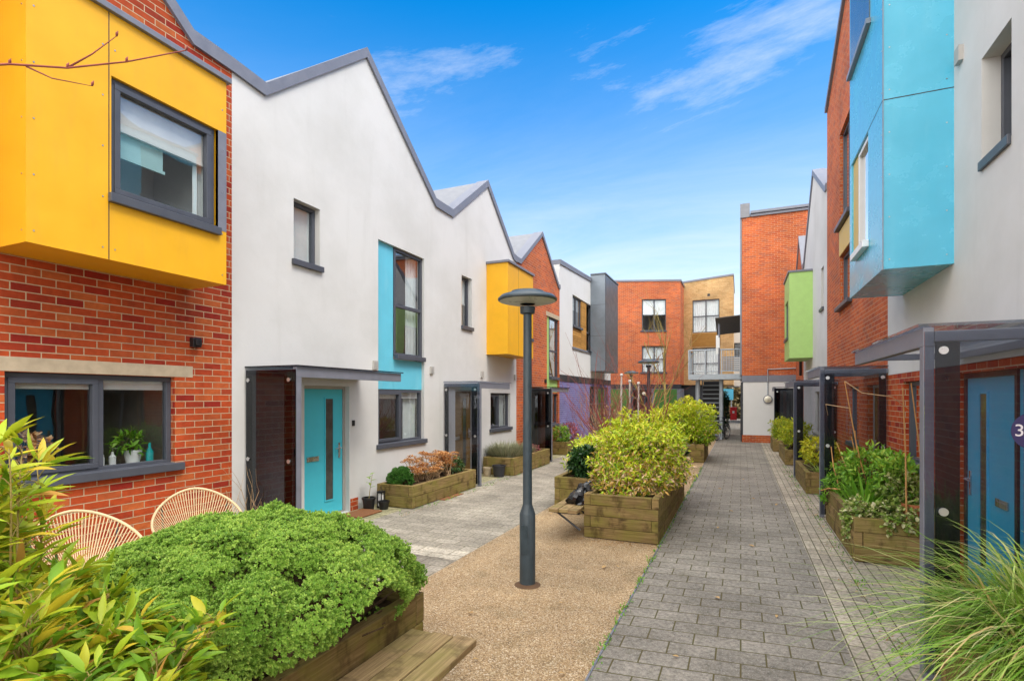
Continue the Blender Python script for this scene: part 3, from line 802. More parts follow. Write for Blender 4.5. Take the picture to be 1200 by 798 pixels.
# ================================================================= END BLOCK
EF = FacX(23.6)
hs = thing('apartment_block', 'tall brick end block with white ground floor at the right of the passage', 'apartment block', (2.2, 23.6, 0))
def blockwall(name, x0, x1, z0, z1, mat, y1=33):
    mb = MB()
    mb.quad((x0,23.6,z0),(x1,23.6,z0),(x1,23.6,z1),(x0,23.6,z1)); mb.quad((x0,23.6,z0),(x0,y1,z0),(x0,y1,z1),(x0,23.6,z1))
    mb.quad((x1,23.6,z0),(x1,y1,z0),(x1,y1,z1),(x1,23.6,z1)); mb.quad((x0,y1,z0),(x1,y1,z0),(x1,y1,z1),(x0,y1,z1))
    return build(name, mb, mat, hs)
blockwall('upper_wall', .05, 7, 2.72, 9.15, M['brick_orange']); blockwall('ground_wall', .09, 7, .3, 2.45, M['render_clean']); blockwall('brick_plinth', .05, 7, GB, .3, M['brick_orange'])
mb = MB(); mb.box(.04, 7, 23.58, 33, 2.452, 2.718); build('floor_band', mb, M['slate'], hs)
mb = MB(); mb.box(.0, .0889, 23.7, 33, .02, 2.45); [mb.box(-.012, 0, 23.8, 27, z, z+.05) for z in np.arange(.3, 2.3, .11)]; build('louvre_door', mb, M['slate_dark'], hs)
mb = MB(); mb.box(.36, 7.1, 23.52, 33.1, 9.152, 9.24); mb.box(.36, 7.1, 23.46, 33.1, 9.26, 9.36); rf = build('roof', mb, M['slate'], hs)
mb = MB(); mb.box(.3, 7, 23.6, 33, 9.24, 9.258); build('roof_gap', mb, M['slate_dark'], rf)
mb = MB(); mb.box(-.02, .34, 23.55, 33, 9.152, 9.72); build('parapet', mb, M['roof'], rf)
mb = MB(); mb.box(-.025, .045, 23.62, 33, 2.73, 9.15); build('edge_cladding', mb, M['roof'], hs)
mb = MB(); mb.disc((1.0, 23.6, 1.75), (0, -1, 0), .17, .05, 24); bl = build('bulkhead_light', mb, M['slate'], hs, smooth='auto')
mb = MB(); mb.lathe([(.0, -.05), (.13, -.03), (.14, 0)], (0, 0, 0), 20); mb.v = [(1.0 + x, 23.55 + z, 1.75 + y) for x, y, z in mb.v]; build('lamp_cover', mb, M['globe'], bl, smooth=True)
mb = MB(); mb.tube([(1.0, 23.57, 1.9), (1.0, 23.57, 2.95), (2.0, 23.57, 2.98)], .025, 8); build('conduit', mb, M['galv'], hs)

# ================================================================= BACK BUILDINGS
BF = FacX(33.0, rad(20), -3.3)
hs = thing('apartment_block', 'orange brick apartment block closing the court behind the bare tree', 'apartment block', (-6, 33, 0))
wins = [(-5.45, -4.1, 5.8, 7.7), (-5.45, -4.1, 3.3, 4.9), (-9.2, -7.8, 5.8, 7.7)]
def xwall(name, F, x0, x1, z0, z1, holes, mat, depth, parent):
    mb = MB(); wall_face(mb, F, [(x0, z0), (x1, z0), (x1, z1), (x0, z1)], holes, 0, .16)
    for x in (x0, x1): mb.quad(F.p(x, 0, z0), F.p(x, -depth, z0), F.p(x, -depth, z1), F.p(x, 0, z1))
    mb.quad(F.p(x0, -depth, z0), F.p(x1, -depth, z0), F.p(x1, -depth, z1), F.p(x0, -depth, z1))
    return build(name, mb, mat, parent)
xwall('wall', BF, -11, -3.3, 2.6, 8.75, wins, M['brick_orange'], 7, hs)
for i, w_ in enumerate(wins): window(hs, BF, *w_, mull=(.5,), trans=(.5,), curtain=[(.02, .48), (.52, .98)] if i else None, blind=None if i else (.48, 'curtain'), sill=True, glass='glass_far')
mb = MB(); BF.box(mb, -11.05, -3.25, -7, .04, 8.752, 8.86); build('roof', mb, M['slate'], hs)
shop = [(-10.5, -9.1, .1, 2.3), (-8.9, -7.5, .1, 2.3), (-6.0, -4.9, .1, 2.3)]
xwall('ground_floor_wall', BF, -11, -3.3, GB, 2.35, shop, M['slate'], 7, hs)
mb = MB(); BF.box(mb, -11, -3.28, -.2, .03, 2.352, 2.598); build('floor_band', mb, M['slate_dark'], hs)
for w_ in shop: window(hs, BF, *w_, mull=(.33, .66), trans=(.78,), sill=False, deep=3, glass='glass_far')
for (a, b) in ((-7.4, -6.1), (-4.75, -3.5)):
    mb = MB(); BF.box(mb, a, b, .002, .02, .1, 2.3); build('green_panel', mb, m_plain('green_panel', (.06, .16, .03), .5), hs)
for x in (-7.25, -5.3):
    mb = MB(); mb.lathe([(.02, .1), (.09, .06), (.12, 0), (.09, -.08), (.02, -.12)], BF.p(x, .2, 2.05), 14); build('globe_lamp', mb, M['globe'], hs, smooth=True)

TF = FacX(35.0)
hs = thing('apartment_block', 'tan brick apartment block with sloping roof edge beside the steel stair', 'apartment block', (-2.3, 35, 0))
wins = [(-2.78, -1.2, 5.85, 7.9), (-2.78, -1.2, 2.95, 4.9)]
mb = MB(); wall_face(mb, TF, [(-4.3, 2.6), (-.42, 2.6), (-.42, 9.25), (-4.3, 8.95)], wins, 0, .16)
for x, z in ((-4.3, 8.95), (-.42, 9.25)): mb.quad(TF.p(x, 0, 2.6), TF.p(x, -6, 2.6), TF.p(x, -6, z), TF.p(x, 0, z))
mb.quad(TF.p(-4.3, 0, 2.6), TF.p(-.42, 0, 2.6), TF.p(-.42, -6, 2.6), TF.p(-4.3, -6, 2.6))
build('wall', mb, M['brick_tan'], hs)
mb = MB(); mb.add([TF.p(x, w_, z+d) for (x, z) in ((-4.34, 8.95), (-.38, 9.25)) for w_ in (.04, -6.1) for d in (.002, .11)], [(0,4,6,2),(1,3,7,5),(0,1,5,4),(2,6,7,3),(0,2,3,1),(4,5,7,6)]); build('roof', mb, M['slate'], hs)
for w_ in wins: window(hs, TF, *w_, mull=(.5,), trans=(.5,), curtain=[(.02, .48), (.52, .98)], sill=False, glass='glass_far')
mb = MB(); TF.box(mb, -2.8, -1.15, .001, .03, 5.0, 5.8); build('timber_panel', mb, M['cedar'], hs)
mb = MB(); TF.box(mb, -4.3, -1.6, -6, -.3, GB, 2.598); build('ground_floor_wall', mb, M['slate_dark'], hs)
mb = MB(); TF.box(mb, -1.9, -1.75, .001, .012, 8.1, 8.25); build('vent', mb, M['slate_dark'], hs)
mb = MB(); TF.box(mb, -4.42, -4.28, -.2, .06, 0, 8.9); build('downpipe', mb, M['slate_dark'], hs)

hs = thing('white_house', 'far white building glimpsed between the tan block and the end block', 'house', (.6, 44.5, 0))
FF = FacX(40.0)
wh = [(-.5, .2, 4.6, 5.6), (-.5, .2, 2.0, 3.0)]
mb = MB(); wall_face(mb, FF, [(-.9, 2.6), (4, 2.6), (4, 7.2), (-.9, 7.2)], wh[:1], 0, .15)
mb.quad(FF.p(-.9, 0, 2.6), FF.p(-.9, -5, 2.6), FF.p(-.9, -5, 7.2), FF.p(-.9, 0, 7.2)); mb.quad(FF.p(-.9, 0, 2.6), FF.p(4, 0, 2.6), FF.p(4, -5, 2.6), FF.p(-.9, -5, 2.6))
build('wall', mb, M['render_clean'], hs); window(hs, FF, *wh[0], sill=False, glass='glass_far')
mb = MB(); FF.box(mb, -.95, 4, -5, .05, 7.202, 7.3); build('roof', mb, M['slate'], hs)
mb = MB(); FF.box(mb, .9, 4, -5, -.1, GB, 2.598); build('ground_floor_wall', mb, M['render_clean'], hs)

# ================================================================= GROUND
def sheet(name, x0, x1, y0, y1, z, mat):
    mb = MB(); mb.quad((x0,y0,z),(x1,y0,z),(x1,y1,z),(x0,y1,z)); return build(name, mb, mat, kind='structure')
sheet('ground', -150, 150, -60, 320, -.012, M['ground'])
sheet('path', -.92, .72, -3, 60, .0, M['path_pavers'])
sheet('path_edge', .72, 2.3, -3, 23.62, .0, M['edge_pavers'])
sheet('gravel_strip', -2.95, -.935, -3, 26, .0, M['gravel'])
sheet('pavement', -5.1, -2.95, -3, 30, .0, M['left_pavers'])
sheet('pavement_edge', -5.82, -5.1, -3, 30, .0, M['left_edge'])
sheet('pavement_band', -5.1, -2.955, 5.25, 5.6, .004, M['light_band'])
sheet('courtyard', -11, -.93, 26, 60, .003, M['left_pavers'])
mb = MB(); mb.box(-.9345, -.9205, -3, 26, -.01, .006); build('path_edging', mb, M['slate'], kind='structure')

# ================================================================= TIMBER PLANTERS
def planter(label, x0, x1, y0, y1, h, courses, group='timber planters', soil=.06, t=.085, mat='timber', lift=.0):
    th = thing('timber_planter', label, 'planter', ((x0+x1)/2, (y0+y1)/2, 0), group)
    mb = MB(); ch = (h - .01) / courses
    for i in range(courses):
        z0 = .01 + i*ch; z1 = z0 + ch - .004; e = i % 2
        for (a, b, c, d, sw) in ((x0, x1, y0, y0+t, False), (x0, x1, y1-t, y1, False), (x0, x0+t, y0, y1, True), (x1-t, x1, y0, y1, True)):
            j = random.uniform(-.004, .004)
            lx = (c == y0 or d == y1) and not sw
            if lx:   # runs along x
                if e: a, b = a + t + .002, b - t - .002
            else:
                if not e: c, d = c + t + .002, d - t - .002
            # long runs are made of two or three sleepers
            ln = (b - a) if lx else (d - c); k = max(1, int(round(ln / 2.2)))
            cut = sorted(random.uniform(.3, .7) if k == 2 else random.random() for _ in range(k-1)); cut = [0] + cut + [1]
            for u, v in zip(cut[:-1], cut[1:]):
                if lx: mb.box(a+(b-a)*u+.002, a+(b-a)*v-.002, c+j, d+j, z0, z1, rnd=True)
                else: mb.box(a+j, b+j, c+(d-c)*u+.002, c+(d-c)*v-.002, z0, z1, rnd=True, swap=True)
    build('sleeper_wall', mb, M[mat], th, bevel=.007)
    zs = h - soil; mb = MB(); nx = max(3, int((x1-x0)/.12)); ny = max(3, int((y1-y0)/.12))
    vs = [(x0+t*.6+(x1-x0-t*1.2)*i/nx, y0+t*.6+(y1-y0-t*1.2)*j/ny, zs+random.uniform(-.02,.025)) for j in range(ny+1) for i in range(nx+1)]
    mb.add(vs, [(j*(nx+1)+i, j*(nx+1)+i+1, (j+1)*(nx+1)+i+1, (j+1)*(nx+1)+i) for j in range(ny) for i in range(nx)])
    build('soil', mb, M['soil'], th, smooth=True)
    return th

def slat_bench(label, x0, x1, y0, y1, z, n, mat='timber_grey', brackets=(), t=.045, nails=True):
    th = thing('wooden_bench', label, 'bench', ((x0+x1)/2, (y0+y1)/2, 0), 'benches fixed to planters')
    w = (x1-x0)/n; 
    for i in range(n):
        mb = MB(); d = random.uniform(-.012, .012); mb.box(x0+i*w+.003, x0+(i+1)*w-.003, y0+d, y1+d*.5, z-t, z+random.uniform(-.002, .002), rnd=True, swap=True)
        build('seat_plank', mb, M[mat], th, bevel=.005)
    for y in brackets:
        mb = MB(); mb.box(x0+.03, x1-.01, y-.02, y+.02, z-t-.035, z-t-.001)
        mb.tube([(x0+.08, y, z-t-.03), (x1-.005, y, .12)], .014, 8); build('bracket', mb, M['slate_dark'], th)
    return th

planter('mossy timber planter in the left foreground full of clipped shrub and bamboo', -3.7, -1.9, .2, 2.95, .58, 3)
b = thing('wooden_bench', 'three plank timber bench beside the clipped shrub in the foreground', 'bench', (-1.66, 2, 0), 'benches fixed to planters')
for i in range(3):
    mb = MB(); x0 = -1.895 + i*.15; mb.box(x0+.003, x0+.147, .3, 2.79+(.0, .015, .03)[i], .36, .405+(.0, .002, -.001)[i], rnd=True, swap=True); build('seat_plank', mb, M['timber_grey'], b, bevel=.006)
for y in (.7, 1.7, 2.5):
    mb = MB(); mb.box(-1.88, -1.5, y-.02, y+.02, .32, .358); mb.tube([(-1.55, y, .325), (-1.88, y, .1)], .014, 8); build('bracket', mb, M['slate_dark'], b)

planter('long weathered timber planter beside the paved path holding the big yellow green bush', -1.9, -.94, 6.78, 10.1, .58, 4)
planter('short timber planter stepped back behind the small bench', -2.76, -1.92, 8.1, 10.1, .57, 3)
slat_bench('small plank bench with a black bag on it against the middle planter', -2.3, -1.91, 6.52, 7.45, .40, 3, brackets=(6.66, 7.3))
planter('far timber planter in the middle of the court before the steel stair', -2.3, -.94, 15.75, 17.8, .52, 3)
planter('low timber planter with dried flower heads under the white house window', -5.68, -4.96, 7.35, 9.62, .38, 2)
planter('low timber planter with lavender beside a round dark pot', -5.66, -4.86, 11.35, 13.9, .42, 2)
planter('far left timber planter with reddish plants by the orange brick house', -5.66, -5.05, 16.1, 17.5, .42, 2)
planter('timber planter of trailing ivy and iris between two right hand porches', 1.17, 1.95, 6.98, 9.15, .5, 3)
planter('timber planter with a yellow bush behind the second right porch', 1.14, 1.9, 11.5, 13.6, .42, 3)
planter('small timber planter with green shrub behind the third right porch', 1.1, 1.9, 16.1, 18.6, .42, 2)
planter('farthest small timber planter on the right near the white ground floor', 1.0, 1.8, 19.9, 21.6, .42, 2)
planter('timber planter with long arching grass at the right foreground', 1.16, 1.96, 2.2, 4.15, .5, 3)

# ================================================================= PLANTS
def sphere_dirs_up(n, zmin=-.15):
    d = rand_dirs(n*3); d = d[d[:, 2] > zmin][:n]; return d

def core(mb, c, r, n=10, m=14):
    vs = []; fs = []
    for i in range(n+1):
        th_ = math.pi*i/n
        for j in range(m):
            ph = 2*math.pi*j/m; k = random.uniform(.88, 1.05)
            vs.append((c[0]+r[0]*k*math.sin(th_)*math.cos(ph), c[1]+r[1]*k*math.sin(th_)*math.sin(ph), c[2]+r[2]*k*math.cos(th_)))
    for i in range(n):
        for j in range(m): fs.append((i*m+j, (i+1)*m+j, (i+1)*m+(j+1) % m, i*m+(j+1) % m))
    mb.add(vs, fs)

def twig_mesh(mb, base, tips, r=.006, wob=.05, n=5):
    for t in tips:
        b_ = Vector(base) + Vector((random.uniform(-.06,.06), random.uniform(-.06,.06), 0)); t = Vector(t); pts = []
        for k in range(5):
            s = k/4; p = b_.lerp(t, s); pts.append(p + Vector((random.uniform(-wob,wob), random.uniform(-wob,wob), 0))*math.sin(s*math.pi))
        mb.tube(pts, [r*(1-.6*k/4) for k in range(5)], n)

# --- clipped hebe-like shrub (left foreground)
def hebe(label, c, rx, ry, rz, nb, nros, zmin=-.35, loc=None, mat='hebe', ls=.022, name='clipped_shrub', br=(.09, .16), cat='shrub', leaves=9, rag=.0, clip=None, sep=1.7):
    th = thing(name, label, cat, loc or (c[0], c[1], c[2]-rz*.6))
    c = np.array(c); R3 = np.array([rx, ry, rz])
    # bump centres spread over the dome
    cand = sphere_dirs_up(nb*14, zmin); keep = [cand[0]]
    dmin = sep/math.sqrt(nb)
    for q in cand:
        if len(keep) >= nb: break
        if min(np.linalg.norm(np.array(keep)-q, axis=1)) > dmin: keep.append(q)
    B = np.array(keep); lump = 1 + .07*np.sin(B[:, 0]*7+1.3)*np.cos(B[:, 1]*6) + RNG.uniform(-rag, rag, len(B))
    br_ = RNG.uniform(*br, len(B))
    BC = c + B*R3*lump[:, None]*(1 - .55*br_[:, None]/rx)
    idx = RNG.integers(0, len(B), nros)
    d = norm(RNG.normal(size=(nros, 3)) + B[idx]*1.15)
    flat = np.array([1, 1, .8])
    P = BC[idx] + d*flat*br_[idx][:, None]*(RNG.uniform(.82, 1.05, nros) + .09*np.sin(d[:, 0]*9 + idx)*np.sin(d[:, 1]*8 + idx*2) + .08*np.sin(d[:, 2]*11 + idx*3))[:, None]
    # only rosettes not buried in another bump
    ok = np.ones(nros, bool)
    for k in range(len(B)):
        dd = np.linalg.norm((P - BC[k])/flat, axis=1)
        ok &= ~((dd < br_[k]*.78) & (idx != k))
    if clip is not None:      # clipped back where the shrub meets the planter rim
        ok &= P[:, 2] > clip[1] + 1.1*np.maximum(P[:, 0] - clip[0], -.12) + .05*np.sin(P[:, 1]*9) + RNG.uniform(-.02, .02, nros)
    P, d, idx = P[ok], d[ok], idx[ok]; n = len(P)
    bv = RNG.uniform(-.12, .12, len(B))
    Pn, Dn, Nn, Ln, vn = [], [], [], [], []
    a = norm(np.cross(d, np.array([.3, .5, .81]))); b2 = np.cross(d, a)
    ros = RNG.uniform(-.15, .15, n)
    for k in range(leaves):
        ang = k*2.399 + RNG.uniform(-.3, .3, n); el = .25 + 1.05*(k/leaves)
        rd = a*np.cos(ang)[:, None] + b2*np.sin(ang)[:, None]
        D_ = rd*math.cos(el) + d*math.sin(el)
        Pn.append(P - d*ls*.5 + d*ls*.55*(k/leaves)); Dn.append(D_); Nn.append(d); Ln.append(ls*RNG.uniform(.75, 1.2, n)*(1.15-.45*k/leaves))
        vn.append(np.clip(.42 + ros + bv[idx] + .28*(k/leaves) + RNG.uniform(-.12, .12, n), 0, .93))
    Ln = np.concatenate(Ln)
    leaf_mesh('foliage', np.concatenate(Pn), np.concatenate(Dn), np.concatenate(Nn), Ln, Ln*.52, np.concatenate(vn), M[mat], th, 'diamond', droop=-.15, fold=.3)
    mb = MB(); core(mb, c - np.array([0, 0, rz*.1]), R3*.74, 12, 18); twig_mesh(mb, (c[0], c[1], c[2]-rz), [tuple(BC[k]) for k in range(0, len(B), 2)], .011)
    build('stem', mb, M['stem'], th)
    return th
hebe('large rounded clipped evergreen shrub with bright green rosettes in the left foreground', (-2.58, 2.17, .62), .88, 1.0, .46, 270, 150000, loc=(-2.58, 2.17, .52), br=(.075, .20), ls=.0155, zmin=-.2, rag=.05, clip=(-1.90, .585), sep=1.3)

# --- generic leafy bush: leaves in outward tufts over lobes
def bush(name, label, lobes, n, L_, W_, mat, cat='shrub', shape='lance', vbias=.5, vz=.35, spread=.8, inner=.45, loc=None, stems=True, group=None, droop=.35, upb=.25, noisev=.22, tuft=5, zfloor=None, parent=None, brown=0.0):
    th = parent or thing(name, label, cat, loc or (lobes[0][0][0], lobes[0][0][1], lobes[0][0][2]-lobes[0][1][2]), group)
    wts = np.array([l[1][0]*l[1][1] + l[1][0]*l[1][2] for l in lobes]); wts = wts/wts.sum()
    Ps, Ds, Ns, Ls, vs = [], [], [], [], []
    zmin = min(l[0][2]-l[1][2] for l in lobes); zmax = max(l[0][2]+l[1][2] for l in lobes)
    for (c, r), w in zip(lobes, wts):
        m = max(4, int(n*w/tuft)); c = np.array(c); r = np.array(r)
        d = sphere_dirs_up(m, -.75); m = len(d)
        lump = 1 + .13*np.sin(d[:, 0]*5+c[0]*7)*np.sin(d[:, 1]*6+c[1]*5) + .08*np.sin(d[:, 2]*9+3)
        rr = (inner + (1-inner)*RNG.random(m)**.45)*lump*RNG.uniform(.92, 1.1, m)
        P = c + d*r*rr[:, None]
        if zfloor is not None: P[:, 2] = np.maximum(P[:, 2], zfloor + RNG.uniform(0, .08, m))
        tv = RNG.normal(0, noisev*.6, m)
        for k in range(tuft):
            dd = norm(d*1.0 + RNG.normal(size=(m, 3))*spread + np.array([0, 0, upb]))
            Ps.append(P + RNG.normal(size=(m, 3))*L_*.18); Ds.append(dd); Ns.append(norm(RNG.normal(size=(m, 3))*.5 + np.array([0, 0, 1.0]) + d*.3))
            Ls.append(L_*RNG.uniform(.6, 1.25, m))
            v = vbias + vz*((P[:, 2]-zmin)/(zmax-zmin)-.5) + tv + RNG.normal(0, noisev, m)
            if brown:
                bl = (RNG.random(m) < brown*np.clip(1.2-1.4*(P[:, 2]-zmin)/(zmax-zmin), 0, 1)); v = np.where(bl, RNG.uniform(.86, 1.0, m), np.clip(v, 0, .84))
            vs.append(np.clip(v, 0, 1))
    Ls = np.concatenate(Ls)
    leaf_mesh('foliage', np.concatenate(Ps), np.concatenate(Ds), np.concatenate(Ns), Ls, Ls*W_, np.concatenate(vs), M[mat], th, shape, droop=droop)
    if stems:
        mb = MB()
        for c, r in lobes:
            d = sphere_dirs_up(14, .0); twig_mesh(mb, (c[0], c[1], zmin if zfloor is None else zfloor-.05), [tuple(np.array(c)+q*np.array(r)*.85) for q in d], .008)
        build('stem', mb, M['stem'], th)
    return th

# --- bamboo in the left foreground : canes with drooping leaf sprays
def bamboo(label, canes, per, L_, mat='bamboo', wr=(.17, .25)):
    c0 = np.mean([c[0] for c in canes], axis=0)
    th = thing('bamboo_plant', label, 'bamboo', (c0[0], c0[1], .54))
    mb = MB(); Ps, Ds, Ls, vs = [], [], [], []
    for (b0, tip, vb) in canes:
        b0 = Vector(b0); tip = Vector(tip); mid = b0.lerp(tip, .55) + Vector((random.uniform(-.05,.05), random.uniform(-.05,.05), .12))
        pts = []
        for k in range(9):
            s = k/8; pts.append(b0*(1-s)**2 + mid*2*s*(1-s) + tip*s*s)
        mb.tube(pts, [.007*(1-.7*k/8) for k in range(9)], 6)
        ang0 = random.random()*6
        for j in range(per):
            s = .22 + .78*(j+random.random()*.6)/per; p = b0*(1-s)**2 + mid*2*s*(1-s) + tip*s*s
            t = (tip - b0).normalized()
            # a short side twig with 2-4 leaves
            a = ang0 + j*2.2; side = Vector((math.cos(a), math.sin(a), random.uniform(.1, .5))); side = (side + t*.5).normalized()
            tl = random.uniform(.03, .12)*(1.15-s*.6); q = p + side*tl
            mb.tube([p, p.lerp(q, .5)+Vector((0,0,.008)), q], [.0025, .002, .0015], 4, cap=False)
            for i in range(random.randint(2, 4)):
                dd = (side + Vector((random.uniform(-.7,.7), random.uniform(-.7,.7), random.uniform(-.35,.45)))).normalized()
                Ps.append(q); Ds.append(dd); Ls.append(L_*random.uniform(.65, 1.25))
                v = vb + random.gauss(0, .17)
                if random.random() < .06: v = random.uniform(.88, 1)
                vs.append(min(max(v, 0), 1))
    n = len(Ps); Ls = np.array(Ls)
    Nn = norm(RNG.normal(size=(n, 3))*.35 + np.array([0, 0, 1.0]))
    leaf_mesh('foliage', np.array(Ps), np.array(Ds), Nn, Ls, Ls*RNG.uniform(*wr, n), np.array(vs), M[mat], th, 'lance', droop=.28, fold=.35)
    build('cane', mb, M['bark_yel'], th, smooth=True)
    return th
cn = []
for i in range(105):
    a = random.random()*6.28; r_ = math.sqrt(random.random())*.42
    b_ = (-2.5 + r_*math.cos(a), 1.05 + r_*.7*math.sin(a), .52)
    left = b_[1] + .47*b_[0] < 0          # the tall canes stand on the side away from the shrub
    h_ = random.uniform(.45, 1.2) if left else random.uniform(.25, .55)
    cn.append((b_, (b_[0]+random.uniform(-.22, .22), b_[1]+random.uniform(-.22, .10), .52+h_), .40+.26*min(h_, 1)))
bamboo('yellow green bamboo with long pointed leaves at the left edge of the foreground', cn, 18, .125)
cn = []
for i in range(78):
    a = random.random()*6.28; r_ = math.sqrt(random.random())*.36
    b_ = (-2.14 + r_*math.cos(a), 1.08 + r_*.8*math.sin(a), .52)
    h_ = random.uniform(.14, .5)
    cn.append((b_, (b_[0]+random.uniform(-.26, .26), b_[1]+random.uniform(-.18, .26), .52+h_), random.uniform(.36, .78)))
bamboo('low leafy bamboo with yellowing broad leaves in front of the clipped shrub', cn, 11, .098, wr=(.24, .36))

# --- middle planters
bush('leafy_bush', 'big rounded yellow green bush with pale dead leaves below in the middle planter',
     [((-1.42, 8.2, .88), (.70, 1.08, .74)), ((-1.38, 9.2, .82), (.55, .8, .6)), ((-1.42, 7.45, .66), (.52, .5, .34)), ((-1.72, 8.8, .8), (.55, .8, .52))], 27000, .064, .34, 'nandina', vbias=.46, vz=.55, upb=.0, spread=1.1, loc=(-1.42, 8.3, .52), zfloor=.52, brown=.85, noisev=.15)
bush('leafy_bush', 'smaller yellow green bush at the left rear of the big middle bush',
     [((-2.35, 9.3, .78), (.48, .75, .42)), ((-2.3, 8.75, .68), (.3, .35, .28))], 4200, .08, .26, 'nandina', vbias=.55, vz=.4, loc=(-2.35, 9.3, .51), zfloor=.52, brown=.2, noisev=.13)
bush('dark_shrub', 'dark glossy leaved shrub in the corner of the short planter above the bench',
     [((-2.3, 8.38, .74), (.26, .22, .30))], 1500, .085, .42, 'dark_leaf', vbias=.4, loc=(-2.3, 8.38, .51), shape='oval')
bush('dark_shrub', 'dark leaved shrub at the right rear corner of the long planter',
     [((-1.1, 9.75, .85), (.24, .3, .36))], 1200, .08, .42, 'dark_leaf', vbias=.45, loc=(-1.1, 9.75, .52), shape='oval')
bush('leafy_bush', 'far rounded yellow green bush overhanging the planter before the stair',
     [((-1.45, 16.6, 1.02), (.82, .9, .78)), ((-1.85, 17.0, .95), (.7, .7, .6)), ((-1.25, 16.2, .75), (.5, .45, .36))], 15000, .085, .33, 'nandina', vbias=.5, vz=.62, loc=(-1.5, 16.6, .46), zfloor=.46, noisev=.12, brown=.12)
bush('leafy_bush', 'loose yellow green bush half hidden behind the far rounded bush',
     [((-2.6, 17.0, .85), (.55, .7, .7)), ((-2.5, 16.2, .7), (.4, .4, .5))], 4500, .11, .26, 'nandina', vbias=.48, vz=.5, loc=(-2.6, 17, 0), noisev=.13)

# --- left wall planters
def sedum(label, spots, z0):
    th = thing('sedum_plant', label, 'dried flowers', (spots[0][0], spots[0][1], z0))
    mb = MB(); Ps, Ds, Ls, vs = [], [], [], []
    for (x, y) in spots:
        for k in range(12):
            tx, ty = x + random.uniform(-.17, .17), y + random.uniform(-.17, .17); h_ = random.uniform(.14, .46)
            mb.tube([(x+random.uniform(-.06,.06), y+random.uniform(-.06,.06), z0-.03), ((x+tx)/2, (y+ty)/2, z0+h_*.55), (tx, ty, z0+h_)], [.008, .006, .004], 5)
            for q in range(85):
                a = random.random()*6.28; r_ = math.sqrt(random.random())*.085
                Ps.append((tx+r_*math.cos(a), ty+r_*math.sin(a), z0+h_+.03*(1-(r_/.085)**2)+random.uniform(-.012, .012))); Ds.append((math.cos(a)*.6+random.uniform(-.5,.5), math.sin(a)*.6+random.uniform(-.5,.5), random.uniform(.1, 1))); Ls.append(random.uniform(.018, .034)); vs.append(random.random())
    n = len(Ps); Ls = np.array(Ls)
    leaf_mesh('flower_heads', np.array(Ps), np.array(Ds), np.tile([0, 0, 1.0], (n, 1)), Ls, Ls*.9, np.array(vs), M['sedum'], th, 'diamond')
    build('stem', mb, M['twig_tan'], th)
sedum('dried orange brown flower heads in the low planter by the white house', [(-5.35, 8.0), (-5.2, 8.25), (-5.42, 8.35), (-5.25, 8.6), (-5.4, 8.8), (-5.2, 8.9), (-5.35, 9.1)], .33)
hebe('small round dark green conifer at the front of the dried flower planter', (-5.4, 7.62, .43), .2, .19, .2, 26, 1500, mat='conifer', ls=.03, name='dwarf_conifer', br=(.06, .09))
bush('leafy_plant', 'green leafy plant among the dried flower heads', [((-5.25, 9.2, .48), (.17, .25, .16))], 700, .06, .4, 'dark_leaf', vbias=.7, loc=(-5.25, 9.2, .33), shape='oval')
def spiky(name, label, c, n, h_, r_, mat, W_=.012, cat='plant', lean=.5, vs=(.1, .9), droop=.15, group=None, spread=.1):
    th = thing(name, label, cat, c, group)
    a = RNG.uniform(0, 6.28, n); tl = RNG.uniform(0, lean, n)
    D = np.stack([np.cos(a)*tl, np.sin(a)*tl, np.ones(n)], 1)
    rr = np.sqrt(RNG.random(n))*r_
    P = np.array(c) + np.stack([np.cos(a)*rr, np.sin(a)*rr, np.zeros(n)], 1)
    Ls = h_*RNG.uniform(.55, 1.1, n)
    leaf_mesh('foliage', P, D, np.stack([-np.cos(a)*.8, -np.sin(a)*.8, np.full(n, .6)], 1), Ls, np.full(n, W_), RNG.uniform(*vs, n), M[mat], th, 'lance', droop=droop)
    return th
spiky('lavender_bush', 'grey green lavender mound in the left planter behind the lamp post', (-5.3, 11.95, .36), 1500, .42, .42, 'lavender', .012, cat='lavender', lean=1.0)
spiky('lavender_bush', 'sparser dry lavender clump at the back of the lavender planter', (-5.28, 12.8, .36), 800, .30, .32, 'lavender', .012, cat='lavender', lean=1.0)
bush('leafy_plant', 'low brown tinted plant at the far end of the lavender planter', [((-5.25, 13.5, .42), (.22, .3, .12))], 600, .05, .4, 'redleaf', loc=(-5.25, 13.5, .36), shape='oval')
bush('leafy_plant', 'fresh green plant at the near end of the far left planter', [((-5.35, 16.4, .62), (.26, .3, .3))], 900, .1, .2, 'fresh_leaf', loc=(-5.35, 16.4, .36))
bush('leafy_plant', 'dark red leaved plant beside the fresh green one far left', [((-5.3, 17.05, .66), (.3, .35, .34))], 900, .08, .3, 'redleaf', loc=(-5.3, 17.05, .36))

